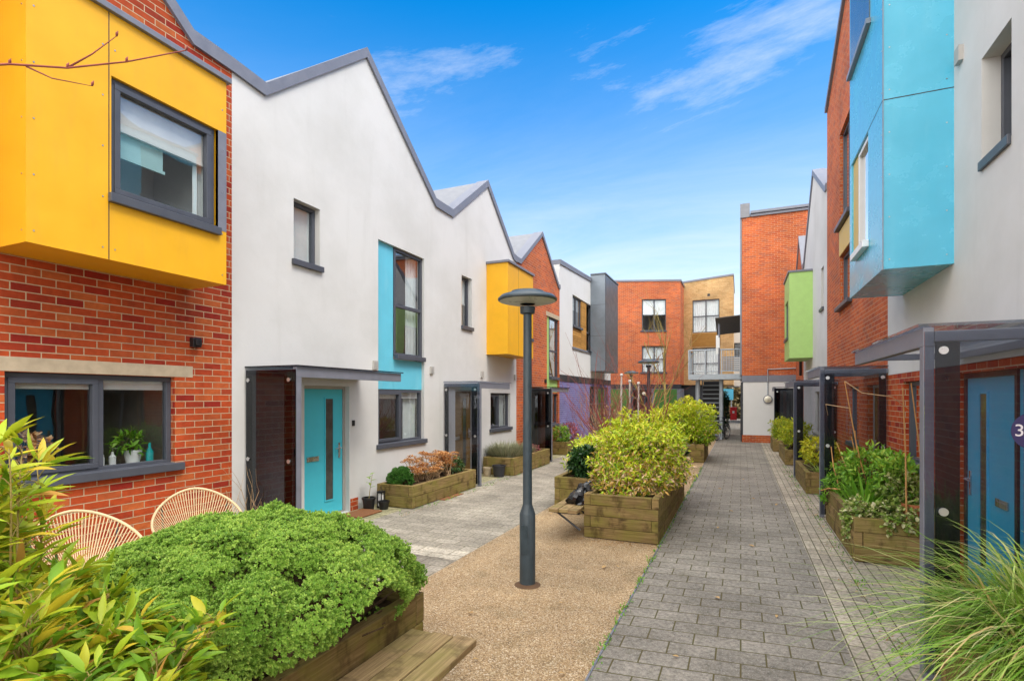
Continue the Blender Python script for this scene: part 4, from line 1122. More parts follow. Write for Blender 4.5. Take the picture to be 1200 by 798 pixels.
# pots by the cyan door
def pot(label, c, r, h_, mat='blackp', plant=None, name='plant_pot', group='pots along the left wall'):
    th = thing(name, label, 'pot', c, group)
    mb = MB(); mb.lathe([(r*.78, 0), (r, h_-.03), (r*1.08, h_-.03), (r*1.08, h_), (r*.95, h_), (r*.9, h_-.05), (0.001, h_-.05)], c, 20, cap=False); build('pot_body', mb, M[mat], th, smooth='auto')
    mb = MB(); mb.lathe([(0.001, h_-.045), (r*.9, h_-.047)], c, 16, cap=False); build('soil', mb, M['soil'], th)
    return th
pot('black pot with a spindly green seedling beside the cyan door', (-5.62, 7.06, 0), .105, .2)
th = thing('seedling', 'thin seedling with few oval leaves in the black pot by the door', 'seedling', (-5.62, 7.06, .16))
mb = MB(); mb.tube([(-5.62, 7.06, .15), (-5.6, 7.07, .35), (-5.58, 7.1, .58)], [.006, .005, .003], 5); build('stem', mb, M['bark_yel'], th)
Pl = [(-5.6, 7.07, .36+.035*i) for i in range(7)]; Dl = [(math.cos(i*2.3), math.sin(i*2.3), .5) for i in range(7)]
leaf_mesh('foliage', Pl, Dl, np.tile([0, 0, 1.], (7, 1)), .1, .05, RNG.uniform(.3, .8, 7), M['fresh_leaf'], th, 'oval')
th = pot('small black pot tucked between the seedling pot and the timber planter', (-5.4, 7.17, 0), .085, .14)
th = thing('candle_lantern', 'small black lantern with pale front beside the low planter', 'lantern', (-5.52, 7.25, 0))
mb = MB(); mb.box(-5.57, -5.47, 7.2, 7.3, .0, .03); mb.box(-5.57, -5.47, 7.2, 7.3, .25, .28)
for x in (-5.565, -5.485):
    for y in (7.205, 7.285): mb.box(x, x+.012, y, y+.012, .03, .25)
mb.tube([(-5.55, 7.25, .28), (-5.52, 7.25, .36), (-5.49, 7.25, .28)], .005, 6); build('lantern_frame', mb, M['blackp'], th)
mb = MB(); mb.box(-5.55, -5.49, 7.215, 7.275, .03, .24); build('lantern_glass', mb, M['white_pvc'], th)
pot('round dark pot with pale rim beside the lavender planter', (-5.15, 11.15, 0), .15, .27, 'slate_dark')
pot('small pale grey pot behind the round dark pot', (-5.45, 11.15, 0), .1, .2, 'sandstone')
th = thing('doormat', 'brown coir doormat before the cyan door', 'doormat', (-5.5, 6.72, 0)); mb = MB(); mb.box(-5.70, -5.3, 6.45, 7.0, .005, .025); build('mat_pile', mb, M['mat'], th, bevel=.006)
mb = MB(); mb.box(-5.1, -4.85, 8.2, 8.9, .001, .012); build('rust_plate', mb, M['mat'], label='rust brown drain plate on the paving beside the dried flower planter', cat='drain cover')

# --- right side plants
def arch_grass(label, c, n, h_, reach, mat='grass_blade', lean=(-.9, .0)):
    th = thing('ornamental_grass', label, 'grass plant', c)
    st = [0, .15, .3, .45, .6, .75, .9, 1.0]; V = []; Fc = []; var = []
    org = np.array(c)
    for i in range(n):
        a = RNG.uniform(0, 6.28); rr = math.sqrt(RNG.random())*.26
        b_ = np.array([math.cos(a)*rr*1.25, math.sin(a)*rr*1.4, 0]); hd = np.array([math.cos(a), math.sin(a)*.9, 0])*RNG.uniform(.4, 1) + np.array([lean[0], lean[1], 0])*RNG.uniform(0, .55) + RNG.normal(size=3)*np.array([.3, .3, 0])
        H = h_*RNG.uniform(.5, 1.1); Rr = reach*RNG.uniform(.35, 1.1); dr_ = RNG.uniform(.6, 1.6); w = RNG.uniform(.004, .009); v = min(max(RNG.normal(.58, .2), 0), .93)
        if RNG.random() < .07: v = .97
        sd = np.array([-hd[1], hd[0], 0]); sd = sd/max(np.linalg.norm(sd), 1e-6)
        k0 = len(V)
        for s in st:
            p = b_ + hd*Rr*(s**1.5) + np.array([0, 0, H*(1.55*s - dr_*s**2.6)])
            ww = w*(1 - s**3)*.5*(.6+.8*min(s*3, 1)) + .0006
            V += [p - sd*ww, p + sd*ww]; var += [v, v]
        for k in range(len(st)-1): Fc.append((k0+2*k, k0+2*k+1, k0+2*k+3, k0+2*k+2))
    me = bpy.data.meshes.new('foliage'); me.from_pydata([tuple(p) for p in V], [], Fc)
    at = me.attributes.new('var', 'FLOAT', 'POINT'); at.data.foreach_set('value', np.array(var, np.float32)); me.materials.append(M[mat])
    me.polygons.foreach_set('use_smooth', [True]*len(Fc))
    o = bpy.data.objects.new('foliage', me); link(o, th, Vector(c)); return th
arch_grass('large clump of long arching variegated grass in the right foreground', (1.48, 3.2, .46), 3000, .70, .66, lean=(-.5, .0))
arch_grass('second arching grass clump at the near end of the right foreground planter', (1.6, 2.55, .46), 900, .5, .5, lean=(-.4, -.2))
bush('leafy_plant', 'broad fresh green leaves at the bottom right corner under the grass', [((1.5, 2.5, .58), (.22, .25, .2))], 120, .17, .42, 'fresh_leaf', loc=(1.5, 2.5, .44), shape='oval', vbias=.7)
bush('dark_shrub', 'small dark leaved creeper beneath the grass at the right edge', [((1.75, 2.9, .6), (.2, .3, .22))], 700, .045, .5, 'dark_leaf', loc=(1.75, 2.9, .44), shape='oval', vbias=.6)

bush('ivy_plant', 'variegated ivy trailing over the front edge of the right planter',
     [((1.6, 7.12, .55), (.38, .14, .11)), ((1.24, 7.25, .5), (.14, .22, .18)), ((1.16, 7.35, .32), (.06, .2, .22)), ((1.62, 6.97, .46), (.18, .05, .14))], 2600, .042, .75, 'varieg', cat='ivy', shape='oval', vbias=.5, vz=.1, loc=(1.6, 7.15, .44), stems=False, upb=.1)
bush('leafy_shrub', 'bushy fresh green shrub at the back of the ivy planter', [((1.62, 8.3, .85), (.36, .42, .36)), ((1.72, 7.7, .8), (.26, .3, .34))], 3600, .07, .35, 'fresh_leaf', loc=(1.62, 8.3, .44), vbias=.5)
bush('leafy_shrub', 'smaller leaved mottled shrub to the right in the ivy planter', [((1.72, 7.4, .72), (.22, .24, .28))], 1500, .045, .6, 'varieg', loc=(1.72, 7.4, .44), vbias=.3, shape='oval')
bush('leafy_shrub', 'green trailing shrub at the far end of the ivy planter', [((1.38, 8.85, .66), (.24, .32, .26)), ((1.2, 8.95, .45), (.14, .2, .2))], 1500, .06, .35, 'fresh_leaf', loc=(1.38, 8.85, .44), vbias=.35)
spiky('iris_plant', 'clump of broad sword shaped leaves in the ivy planter', (1.42, 7.75, .44), 60, .5, .16, 'fresh_leaf', .034, cat='iris', lean=.9, vs=(.15, .5), droop=.3)
spiky('iris_plant', 'small pale clump of strap leaves in front of the iris', (1.34, 7.4, .44), 24, .34, .08, 'fresh_leaf', .03, cat='iris', lean=1.0, vs=(.5, .95), droop=.4)
th = thing('garden_canes', 'bare canes and dry stalks sticking up from the ivy planter', 'canes', (1.6, 7.6, .44))
CAN = [((1.66,7.0,.44),(1.63,7.02,1.95)), ((1.88,7.1,.44),(1.70,7.0,2.0)), ((1.80,7.05,.44),(1.9,7.15,1.75)), ((1.55,8.1,.44),(1.22,7.9,2.05)), ((1.5,8.6,.44),(1.26,8.8,1.2)), ((1.5,8.3,.44),(1.4,8.3,1.4)), ((1.3,8.75,.5),(1.22,9.0,1.12)), ((1.22,8.2,.62),(1.02,8.45,.55)), ((1.55,8.45,.44),(1.36,8.3,1.32))]
for a, b_ in CAN:
    mb = MB(); a = Vector(a); b_ = Vector(b_); m_ = a.lerp(b_, .5) + Vector((random.uniform(-.03,.03), random.uniform(-.03,.03), .02)); mb.tube([a, m_, b_], [.009, .008, .006], 6); build('stalk', mb, M['cane'], th)
mb = MB(); mb.tube([(1.22,7.9,2.05),(1.4,7.85,1.9),(1.7,7.8,1.85),(1.9,7.9,1.7)], [.006,.006,.005,.004], 5); mb.tube([(1.3,7.95,1.7),(1.05,8.2,1.75),(1.1,8.4,1.6)], [.006,.005,.003], 5); build('stalk', mb, M['twig_tan'], th)
pot('terracotta pot sunk among the ivy in the right planter', (1.78, 7.2, .46), .12, .2, 'terracotta', group=None)

bush('leafy_bush', 'bright yellow bush behind the second right porch', [((1.5, 12.5, .72), (.34, .5, .34))], 2400, .06, .4, 'yellow_leaf', loc=(1.5, 12.5, .36), vbias=.55, shape='oval')
spiky('iris_plant', 'pale strap leaves at the front of the yellow bush planter', (1.45, 11.8, .36), 40, .42, .12, 'grass_blade', .03, cat='iris', lean=1.2, vs=(.5, .9), droop=.45)
bush('leafy_shrub', 'green and yellow shrub behind the third right porch', [((1.45, 16.7, .78), (.38, .5, .42)), ((1.4, 17.6, .7), (.34, .5, .34))], 2600, .08, .35, 'yellow_leaf', loc=(1.45, 16.8, .36), vbias=.3, vz=.3)
bush('leafy_shrub', 'farthest mottled green shrub on the right near the white wall', [((1.35, 20.4, .75), (.36, .5, .42)), ((1.3, 21.1, .7), (.34, .4, .4))], 2200, .08, .35, 'yellow_leaf', loc=(1.35, 20.6, .36), vbias=.25, vz=.3)

# --- branches
def grow(mb, p, d, ln, r, lvl, curl=.25, kids=(2, 3), up=.12, shrink=.68, n=6, tips=None):
    pts = [p.copy()]; dd = d.copy(); k = 4
    for i in range(k):
        dd = (dd + Vector((random.uniform(-curl,curl), random.uniform(-curl,curl), random.uniform(-curl,curl)+up))*.5).normalized()
        pts.append(pts[-1] + dd*ln/k)
    mb.tube(pts, [r*(1-.45*i/k) for i in range(k+1)], n if lvl > 1 else 4, cap=False)
    if tips is not None and lvl == 0: tips.append(pts[-1])
    if lvl <= 0: return
    for j in range(random.randint(*kids)):
        i = random.randint(1, k); a = random.random()*6.28
        s = Vector((math.cos(a), math.sin(a), random.uniform(.0, .7))); nd = (dd*.9 + s*.75).normalized()
        grow(mb, pts[i], nd, ln*shrink*random.uniform(.75, 1.15), r*.55*(1.05-.08*i), lvl-1, curl, kids, up, shrink, n, tips)
def bare_tree(label, c, h_, r, lvl, bark, lean=(0, 0), name='bare_tree', kids=(2, 3), group=None, forks=4, cat='tree', ln=.55):
    th = thing(name, label, cat, c, group); c = Vector(c)
    mb = MB(); top = c + Vector((lean[0], lean[1], h_*.55)); mid = c.lerp(top, .5) + Vector((.05, -.04, 0))
    mb.tube([c - Vector((0,0,.05)), mid, top], [r, r*.85, r*.7], 10); build('trunk', mb, M[bark], th, smooth=True)
    mb = MB()
    for k in range(forks):
        a = k*6.28/forks + random.uniform(-.4, .4); st = c.lerp(top, .6+.4*(k+1)/forks)
        grow(mb, st, Vector((math.cos(a)*.55, math.sin(a)*.55, 1)).normalized(), h_*ln, r*.5, lvl, kids=kids)
    build('branch', mb, M[bark], th, smooth=True); return th
bare_tree('slender yellowish bare tree before the brick block at the end of the court', (-3.2, 25.0, 0), 4.6, .07, 3, 'bark_yel', ln=.5)
bare_tree('low yellow barked tree leaning left beside the far bush', (-2.6, 19.5, 0), 2.4, .055, 2, 'bark_yel', lean=(-.5, .1), ln=.5)
def scrub(label, c, n, h_, r, mat, lvl=2, spread=.8, name='bare_shrub', group='bare winter shrubs'):
    th = thing(name, label, 'shrub', c, group); mb = MB(); c = Vector(c)
    for i in range(n):
        a = random.random()*6.28; grow(mb, c + Vector((random.uniform(-.15,.15), random.uniform(-.15,.15), -.03)), Vector((math.cos(a)*spread, math.sin(a)*spread, 1)).normalized(), h_*random.uniform(.35, .55), r, lvl, curl=.35, kids=(2, 3), up=.15, n=5)
    build('branch', mb, M[mat], th); return th
scrub('reddish bare stemmed shrub rising behind the big middle bush', (-2.0, 11.8, 0), 18, 3.5, .016, 'twig_red')
scrub('tall tangled red stemmed shrub beside the white poles', (-2.9, 14.2, 0), 18, 3.9, .016, 'twig_red')
scrub('pale pink twiggy shrub before the purple brick wall', (-4.3, 16.8, 0), 16, 3.2, .011, 'twig_red', spread=1.1)
scrub('brown twiggy shrub at the foot of the purple brick wall', (-4.6, 19.5, 0), 14, 3.4, .014, 'twig_tan')
bush('scrub_bush', 'brown and green scrubby bush before the purple brick wall', [((-4.35, 19.2, .8), (.6, .6, .75))], 1600, .08, .3, 'brown_scrub', loc=(-4.35, 19.2, 0), vbias=.5)
planter('low timber planter under the red stemmed shrubs and white poles', -3.3, -1.6, 11.2, 15.0, .42, 2)
scrub('leafless thin climber on the white wall by the brick corner', (-5.66, 4.78, 0), 6, 1.5, .007, 'twig_tan', lvl=1, spread=.22, name='bare_climber', group=None)

# overhead twig: a young tree outside the frame reaches into the top left
th = thing('bare_tree', 'young bare tree at the left edge whose thin budded twig crosses the yellow bay', 'tree', (-3.62, 1.05, 0))
mb = MB(); mb.tube([(-3.62, 1.05, 0), (-3.6, 1.06, 1.6), (-3.63, 1.04, 3.0), (-3.6, 1.05, 4.2)], [.04, .034, .026, .012], 10); build('trunk', mb, M['bark'], th, smooth=True)
TW = [[(-3.615, 1.045, 3.15), (-3.3, 1.17, 3.33), (-3.05, 1.3, 3.36), (-2.86, 1.43, 3.37), (-2.68, 1.58, 3.44), (-2.5, 1.75, 3.55)],
      [(-2.86, 1.43, 3.37), (-2.8, 1.5, 3.46), (-2.72, 1.56, 3.56)], [(-3.0, 1.34, 3.36), (-2.92, 1.4, 3.32), (-2.8, 1.5, 3.31)],
      [(-3.6, 1.05, 3.9), (-3.9, .9, 4.4)], [(-3.62, 1.05, 3.4), (-3.9, 1.2, 3.9), (-4.0, 1.3, 4.3)], [(-3.6, 1.05, 3.6), (-3.4, .8, 4.1)]]
for k, t in enumerate(TW):
    mb = MB(); q = [Vector(p) for p in t]; r0 = .0075 if k == 0 else .0045
    mb.tube(q, [r0*(1-.65*i/(len(q)-1)) for i in range(len(q))], 6)
    for p in q[2:]: mb.tube([p, p + Vector((.004, 0, .012)), p + Vector((.006, .004, .026))], [.004, .0065, .001], 6)
    build('twig', mb, M['twig_red'], th, smooth=True)

# ================================================================= FURNITURE
def lamp_post(loc, label):
    th = thing('lamp_post', label, 'lamp post', loc, 'lamp posts in the court'); c = loc
    mb = MB(); mb.lathe([(.078, 0), (.078, .70), (.074, .71), (.047, .79), (.046, .80)], c, 28); bp = build('base_column', mb, M['lamp'], th, smooth='auto')
    mb = MB(); mb.box(c[0]-.035, c[0]+.035, c[1]-.0815, c[1]-.076, .32, .60); mb.tube([(c[0]+.02, c[1]-.085, .56), (c[0]+.02, c[1]-.0815, .56)], .008, 8); build('access_door', mb, M['lamp'], bp)
    mb = MB(); mb.lathe([(.046, .80), (.041, 2.66), (.072, 2.672), (.076, 2.735)], c, 24, cap=False); build('pole', mb, M['lamp'], th, smooth='auto')
    mb = MB(); mb.lathe([(.275, 2.79), (.292, 2.80), (.292, 2.815), (.26, 2.845), (.17, 2.872), (.16, 2.888), (.06, 2.90), (.001, 2.902)], c, 40, cap=False); hd = build('lamp_head', mb, M['lamp'], th, smooth='auto')
    mb = MB(); mb.lathe([(.074, 2.762), (.20, 2.772), (.277, 2.79)], c, 40, cap=False); build('diffuser', mb, M['lampglass'], hd, smooth=True)
    mb = MB(); mb.lathe([(.13, 0), (.10, .012), (.08, .02)], c, 24); build('foot_collar', mb, m_plain('rusty_collar', (.13, .075, .04), .9, var=.3), bp)
    return th
lp = lamp_post((-1.93, 4.85, 0), 'dark grey lamp post with a flat disc head standing on the gravel in the foreground')
copy_tree(lp, None, (-2.35, 15.0, 0), .7, 'dark lamp post rising behind the big middle bush')
copy_tree(lp, None, (-4.05, 21.5, 0), 1.9, 'farthest lamp post with its disc head before the brick block')

# woven lounge chairs
def cord_chair(loc, rz, label):
    th = thing('lounge_chair', label, 'chair', (0, 0, 0), 'woven lounge chairs against the brick wall')
    K = 56
    # egg shaped rim in the chair's own axes: x forward, z up
    def rim(a):
        s = math.sin(a); f = -.34*math.cos(a)          # f: -.34 back/top ... +.34 front/low
        back = (1 - math.cos(a))/2                      # 0 at top of the back, 1 at front
        x = -.36 + .80*back**1.15; z = .86 - .46*back**.85; y = .40*s*(1.0 - .12*math.cos(a))
        return Vector((x, y, z))
    mb = MB(); mb.tube([rim(2*math.pi*i/K) for i in range(K)] + [rim(0)], .013, 8, cap=False); build('rim', mb, M['cord'], th, smooth=True)
    hub = Vector((-.03, 0, .34))
    def hubp(a): return hub + Vector((.13*-math.cos(a), .12*math.sin(a), .02*math.cos(a)))
    mb = MB(); mb.tube([hubp(2*math.pi*i/24) for i in range(25)], .008, 6, cap=False); build('seat_ring', mb, M['cord'], th, smooth=True)
    mb = MB(); n = 84
    for i in range(n):
        a = 2*math.pi*i/n; p = rim(a); q = hubp(a); m_ = p.lerp(q, .55) + Vector((-.05*max(math.cos(a), 0), 0, -.07))
        pts = [p*(1-s)**2 + m_*2*s*(1-s) + q*s*s for s in (0, .25, .5, .75, 1)]
        mb.tube(pts, .0052, 5, cap=False)
    cords = build('woven_cords', mb, M['cord'], th, smooth=True)
    for s in (-1, 1):
        for (x0, x1) in ((.25, .34), (-.2, -.32)):
            mb = MB(); a0 = rim(math.pi*.62 if x0 > 0 else math.pi*.3); a0.y = abs(a0.y)*s
            mb.tube([a0, Vector((x1*.8, .27*s, .2)), Vector((x1, .26*s, .008))], .009, 8); build('leg', mb, M['blackp'], th, smooth=True)
    th.location = loc; th.rotation_euler = (0, 0, rz); th['label'] = label
    return th
c1 = cord_chair((-4.98, 2.62, 0), rad(-12), 'cream woven cord chair partly behind the bamboo under the kitchen window')
c2 = copy_tree(c1, None, (-5.12, 3.72, 0), rad(-28), 'cream woven cord chair in the brick corner right of the other')

# black bag on the small bench
th = thing('rubbish_bag', 'crumpled black plastic bag lying on the small plank bench', 'bag', (-2.02, 7.05, .405))
mb = MB(); nn, mm = 12, 18; vs = []; fs = []
for i in range(nn+1):
    t = math.pi*i/nn
    for j in range(mm):
        ph = 2*math.pi*j/mm; k = 1 + .22*math.sin(3*ph+2*t) + .16*math.sin(7*ph-4*t) + random.uniform(-.07, .07)
        vs.append((-2.02+.15*k*math.sin(t)*math.cos(ph)+.05*math.cos(t), 7.05+.22*k*math.sin(t)*math.sin(ph), max(.407, .495+.115*k*math.cos(t)+.12*math.sin(t)*math.sin(ph)*.6)))
for i in range(nn):
    for j in range(mm): fs.append((i*mm+j, (i+1)*mm+j, (i+1)*mm+(j+1) % mm, i*mm+(j+1) % mm))
mb.add(vs, fs); build('bag_body', mb, M['bag'], th, smooth='auto')
mb = MB()
for k in range(5):
    a = .6+k*.35; mb.tube([(-2.0, 7.1, .60), (-1.97+.04*math.cos(a), 7.16+.03*k*.3, .65), (-1.95+.08*math.cos(a*2), 7.2, .64+.03*math.sin(a*3))], [.018, .012, .022], 5)
build('bag_knot', mb, M['bag'], th)

# white garden poles with finials
for (x, y, h_, d) in ((-2.75, 13.2, 2.35, 'tallest thin white garden pole with a round finial among the red shrubs'), (-2.6, 13.5, 2.2, 'middle thin white garden pole of the three'), (-2.4, 13.6, 2.15, 'thin white garden pole nearest the far lamp post')):
    th = thing('garden_pole', d, 'pole', (x, y, 0), 'white garden poles'); mb = MB(); mb.tube([(x, y, 0), (x+.02, y, h_)], .022, 10); build('shaft', mb, M['whitepole'], th, smooth='auto')
    mb = MB(); mb.lathe([(.004, -.045), (.04, -.02), (.045, 0), (.03, .035), (.002, .045)], (x+.02, y, h_+.04), 14, cap=False); build('finial', mb, M['whitepole'], th, smooth=True)

# ------------------------------------------------------------------ gallery and stair
th = thing('steel_gallery', 'grey steel first floor gallery with railings bridging to the end block', 'gallery', (-1.0, 25, 0))
mb = MB(); mb.box(-2.1, .04, 24.5, 26.4, 2.62, 2.78); build('deck', mb, M['galv'], th)
mb = MB(); mb.box(-2.12, .03, 24.44, 24.498, 2.6, 2.83); build('edge_beam', mb, M['galv'], th)
for x in (-1.75, -.78):
    mb = MB(); mb.tube([(x, 24.9, 0), (x, 24.9, 2.62)], .09 if x > -1 else .1, 14); build('column', mb, M['galv'], th, smooth='auto')
mb = MB(); mb.tube([(-2.1, 24.5, 3.88), (.03, 24.5, 3.88)], .03, 8); mb.tube([(-2.1, 24.5, 3.88), (-2.1, 26.3, 3.88)], .03, 8); mb.tube([(-2.1, 24.5, 2.95), (.03, 24.5, 2.95)], .018, 8)
for x in (-2.1, -1.42, -.76, -.02): mb.box(x-.025, x+.025, 24.47, 24.53, 2.78, 3.9)
build('railing', mb, M['galv'], th)
mb = MB()
for x in np.arange(-2.03, -.03, .105): mb.box(x-.008, x+.008, 24.492, 24.508, 2.96, 3.86)
for y in np.arange(24.6, 26.3, .105): mb.box(-2.108, -2.092, y-.008, y+.008, 2.8, 3.86)
build('balusters', mb, M['galv'], th)
mb = MB()
for z in np.arange(2.98, 3.6, .09): mb.box(-.72, -.05, 24.51, 24.525, z, z+.06)
build('slat_screen', mb, M['zinc'], th)
mb = MB(); mb.tube([(-.86, 24.5, 2.8), (-.86, 24.5, 5.0)], .045, 10); build('canopy_post', mb, M['slate'], th)
mb = MB(); mb.add([(-1.0, 24.1, 5.18), (.06, 24.1, 5.26), (.06, 26.2, 4.78), (-1.0, 26.2, 4.7), (-1.0, 24.1, 5.21), (.06, 24.1, 5.29), (.06, 26.2, 4.81), (-1.0, 26.2, 4.73)], [(0,3,2,1),(4,5,6,7),(0,1,5,4),(1,2,6,5),(2,3,7,6),(3,0,4,7)])
build('canopy', mb, M['canopy'], th)
mb = MB(); mb.box(-.98, -.88, 24.42, 24.47, 3.7, 4.5); mb.box(-.96, -.83, 24.40, 24.42, 3.95, 4.4); build('meter_box', mb, M['white_pvc'], th)
th = thing('steel_stair', 'grey steel stair with open treads under the gallery', 'stair', (-1.3, 25, 0))
for i in range(13):
    mb = MB(); z = .2 + i*.2; y = 26.6 - (12-i)*.14 - 0.2; y = 24.9 + i*.12
    mb.box(-1.62, -.86, y, y+.27, z-.04, z); build('tread', mb, M['galv'], th)
for x in (-1.66, -.84):
    mb = MB(); mb.add([(x-.02, 24.8, 0), (x+.02, 24.8, 0), (x+.02, 25.05, 0), (x-.02, 25.05, 0), (x-.02, 26.45, 2.62), (x+.02, 26.45, 2.62), (x+.02, 26.7, 2.62), (x-.02, 26.7, 2.62)], [(0,3,2,1),(4,5,6,7),(0,1,5,4),(1,2,6,5),(2,3,7,6),(3,0,4,7)]); build('stringer', mb, M['slate'], th)
mb = MB(); mb.box(-1.62, -.86, 26.75, 26.8, 0, 2.6); build('back_panel', mb, M['slate_dark'], th)

# bicycle leaning by the stair column
th = thing('bicycle', 'parked bicycle leaning by the stair column', 'bicycle', (-.5, 26.4, 0))
def wheel(cy):
    c = Vector((-.52, cy, .34))
    mb = MB(); mb.tube([c + Vector((.02*math.sin(a), .32*math.cos(a), .32*math.sin(a))) for a in [2*math.pi*i/32 for i in range(33)]], .02, 6, cap=False); ty = build('wheel', mb, M['blackp'], th, smooth=True)
    mb = MB(); mb.tube([c + Vector((.018*math.sin(a), .29*math.cos(a), .29*math.sin(a))) for a in [2*math.pi*i/32 for i in range(33)]], .011, 6, cap=False); mb.tube([c - Vector((.03,0,0)), c + Vector((.03,0,0))], .02, 8)
    for k in range(12):
        a = 2*math.pi*k/12; mb.tube([c, c + Vector((0, .29*math.cos(a), .29*math.sin(a)))], .0025, 4, cap=False)
    build('rim', mb, M['steel'], ty)
wheel(25.85); wheel(26.9)
x = -.52
mb = MB()
for a, b_ in (((x,25.85,.34),(x,26.05,.85)), ((x,26.05,.8),(x,26.5,.82)), ((x,26.08,.72),(x,26.42,.3)), ((x,26.42,.3),(x,26.53,.9)), ((x,26.42,.3),(x,26.9,.34)), ((x,26.5,.8),(x,26.9,.34)), ((x,26.05,.85),(x,26.03,.98))): mb.tube([a, b_], .016, 8)
build('frame', mb, M['slate_dark'], th)
mb = MB(); mb.tube([(x-.28,26.1,1.0),(x-.2,26.02,1.0),(x+.2,26.02,1.0),(x+.28,26.1,1.0)], .012, 8); build('handlebar', mb, M['blackp'], th)
mb = MB(); mb.add([(x-.07,26.66,.92),(x+.07,26.66,.92),(x+.02,26.38,.91),(x-.02,26.38,.91),(x-.07,26.66,.96),(x+.07,26.66,.96),(x+.02,26.38,.94),(x-.02,26.38,.94)], [(0,3,2,1),(4,5,6,7),(0,1,5,4),(1,2,6,5),(2,3,7,6),(3,0,4,7)]); build('saddle', mb, M['blackp'], th)
th.location = (-.70, 24.42, 0); th.rotation_euler = (0, 0, rad(-20))
bush('dark_shrub', 'tall narrow dark evergreen behind the bicycle', [((-.74, 27.6, 1.0), (.22, .3, 1.1)), ((-.72, 27.6, 1.7), (.18, .25, .45))], 2600, .09, .4, 'dark_leaf', loc=(-.74, 27.6, 0), shape='oval', vbias=.15)

# red box, sign and hedge at the far end
th = thing('red_box', 'red metal grit box standing at the far end of the passage', 'box', (-.45, 44, 0))
mb = MB(); mb.box(-.75, -.27, 43.7, 44.4, .08, .95); build('box_body', mb, M['red_box'], th, bevel=.03)
mb = MB(); mb.box(-.77, -.25, 43.66, 44.44, .955, 1.06); build('lid', mb, M['red_box'], th, bevel=.04)
mb = MB(); mb.box(-.58, -.44, 43.685, 43.698, .6, .78); build('label_plate', mb, M['white_pvc'], th)
th = thing('street_sign', 'light blue sign board on posts beyond the passage', 'sign', (-1.1, 47, 0))
mb = MB(); mb.box(-1.75, -.55, 46.95, 47, 1.6, 2.5); build('sign_board', mb, M['signblue'], th)
for x in (-1.6, -.7):
    mb = MB(); mb.tube([(x, 47.04, 0), (x, 47.04, 2.5)], .035, 8); build('post', mb, M['galv'], th)
hl = [((xx, 50+random.uniform(-.5, .5), 1.1), (1.5, 1.3, random.uniform(1.8, 2.5))) for xx in np.arange(-9, 8, 1.2)]
bush('hedge', 'brownish green hedge closing the view beyond the passage', hl, 40000, .42, .6, 'brown_scrub', cat='hedge', loc=(0, 50, 0), shape='oval', vbias=.45)

# ------------------------------------------------------------------ things on the kitchen sill
def sillthing(name, label, cat, c, prof, mat, extra=None):
    th = thing(name, label, cat, c, None); mb = MB(); mb.lathe(prof, c, 18); build(name + '_body', mb, M[mat], th, smooth='auto'); return th
mb = MB(); zs = 1.125
mb.box(-6.2, -5.94, 2.2, 4.15, zs-.03, zs); build('window_board', mb, M['white_pvc'], label='pale inner window board behind the brick house kitchen window', cat='window board')
t1 = sillthing('soap_dispenser', 'pale pump dispenser standing inside the kitchen window', 'bottle', (-6.03, 3.42, zs), [(.03, 0), (.032, .1), (.012, .125), (.01, .15)], 'white_pvc')
mb = MB(); mb.tube([(-6.03, 3.42, zs+.15), (-6.03, 3.42, zs+.19), (-6.03, 3.47, zs+.185)], .006, 6); build('pump', mb, M['steel'], t1)
sillthing('jar', 'squat white jar beside the pump dispenser inside the window', 'jar', (-6.04, 3.30, zs), [(.045, 0), (.045, .1), (.04, .11), (.04, .13)], 'white_pvc')
sillthing('bottle', 'teal bottle at the right end of the kitchen window', 'bottle', (-6.0, 3.78, zs), [(.035, 0), (.037, .12), (.014, .17), (.013, .22)], 'teal')
sillthing('plant_pot', 'white pot holding a leafy plant inside the kitchen window', 'pot', (-6.06, 3.64, zs), [(.06, 0), (.085, .13), (.085, .15)], 'white_pvc')
bush('pot_plant', 'green leafy pot plant inside the right half of the kitchen window', [((-6.08, 3.62, zs+.22), (.10, .13, .11))], 120, .085, .35, 'fresh_leaf', cat='house plant', loc=(-6.06, 3.64, zs+.14), shape='oval', vbias=.4)
sillthing('plant_pot', 'pale pot with a copper leaved plant inside the kitchen window', 'pot', (-6.03, 2.68, zs), [(.05, 0), (.07, .1), (.07, .12)], 'white_pvc')
bush('pot_plant', 'copper leaved pot plant inside the left half of the kitchen window', [((-6.03, 2.68, zs+.24), (.1, .18, .13))], 260, .08, .45, 'sedum', cat='house plant', loc=(-6.03, 2.68, zs+.12), shape='oval')

# ------------------------------------------------------------------ fallen leaves
src = None
spots = []
while len(spots) < 34:
    x, y = random.uniform(-2.8, 1.1), random.uniform(2.6, 13)
    if -2 < x < -.85 and 6.5 < y: continue
    if x < -1.3 and y < 3.2: continue
    spots.append((x, y))
for i, (x, y) in enumerate(spots):
    th = bpy.data.objects
    if src is None:
        src = leaf_mesh('fallen_leaf', [(0, 0, 0)], [(1, 0, .12)], [(0, 0, 1)], .07, .04, np.array([.7]), M['deadleaf'], None, 'oval', droop=-.1, fold=.5, label='dry fallen leaf lying on the paving or gravel', cat='leaf', group='fallen leaves')
        o = src
    else:
        o = src.copy(); COL.objects.link(o)
    o.location = (x, y, .012); o.rotation_euler = (random.uniform(-.1, .1), random.uniform(-.1, .1), random.random()*6.28); s = random.uniform(.5, 1.1); o.scale = (s, s, s)

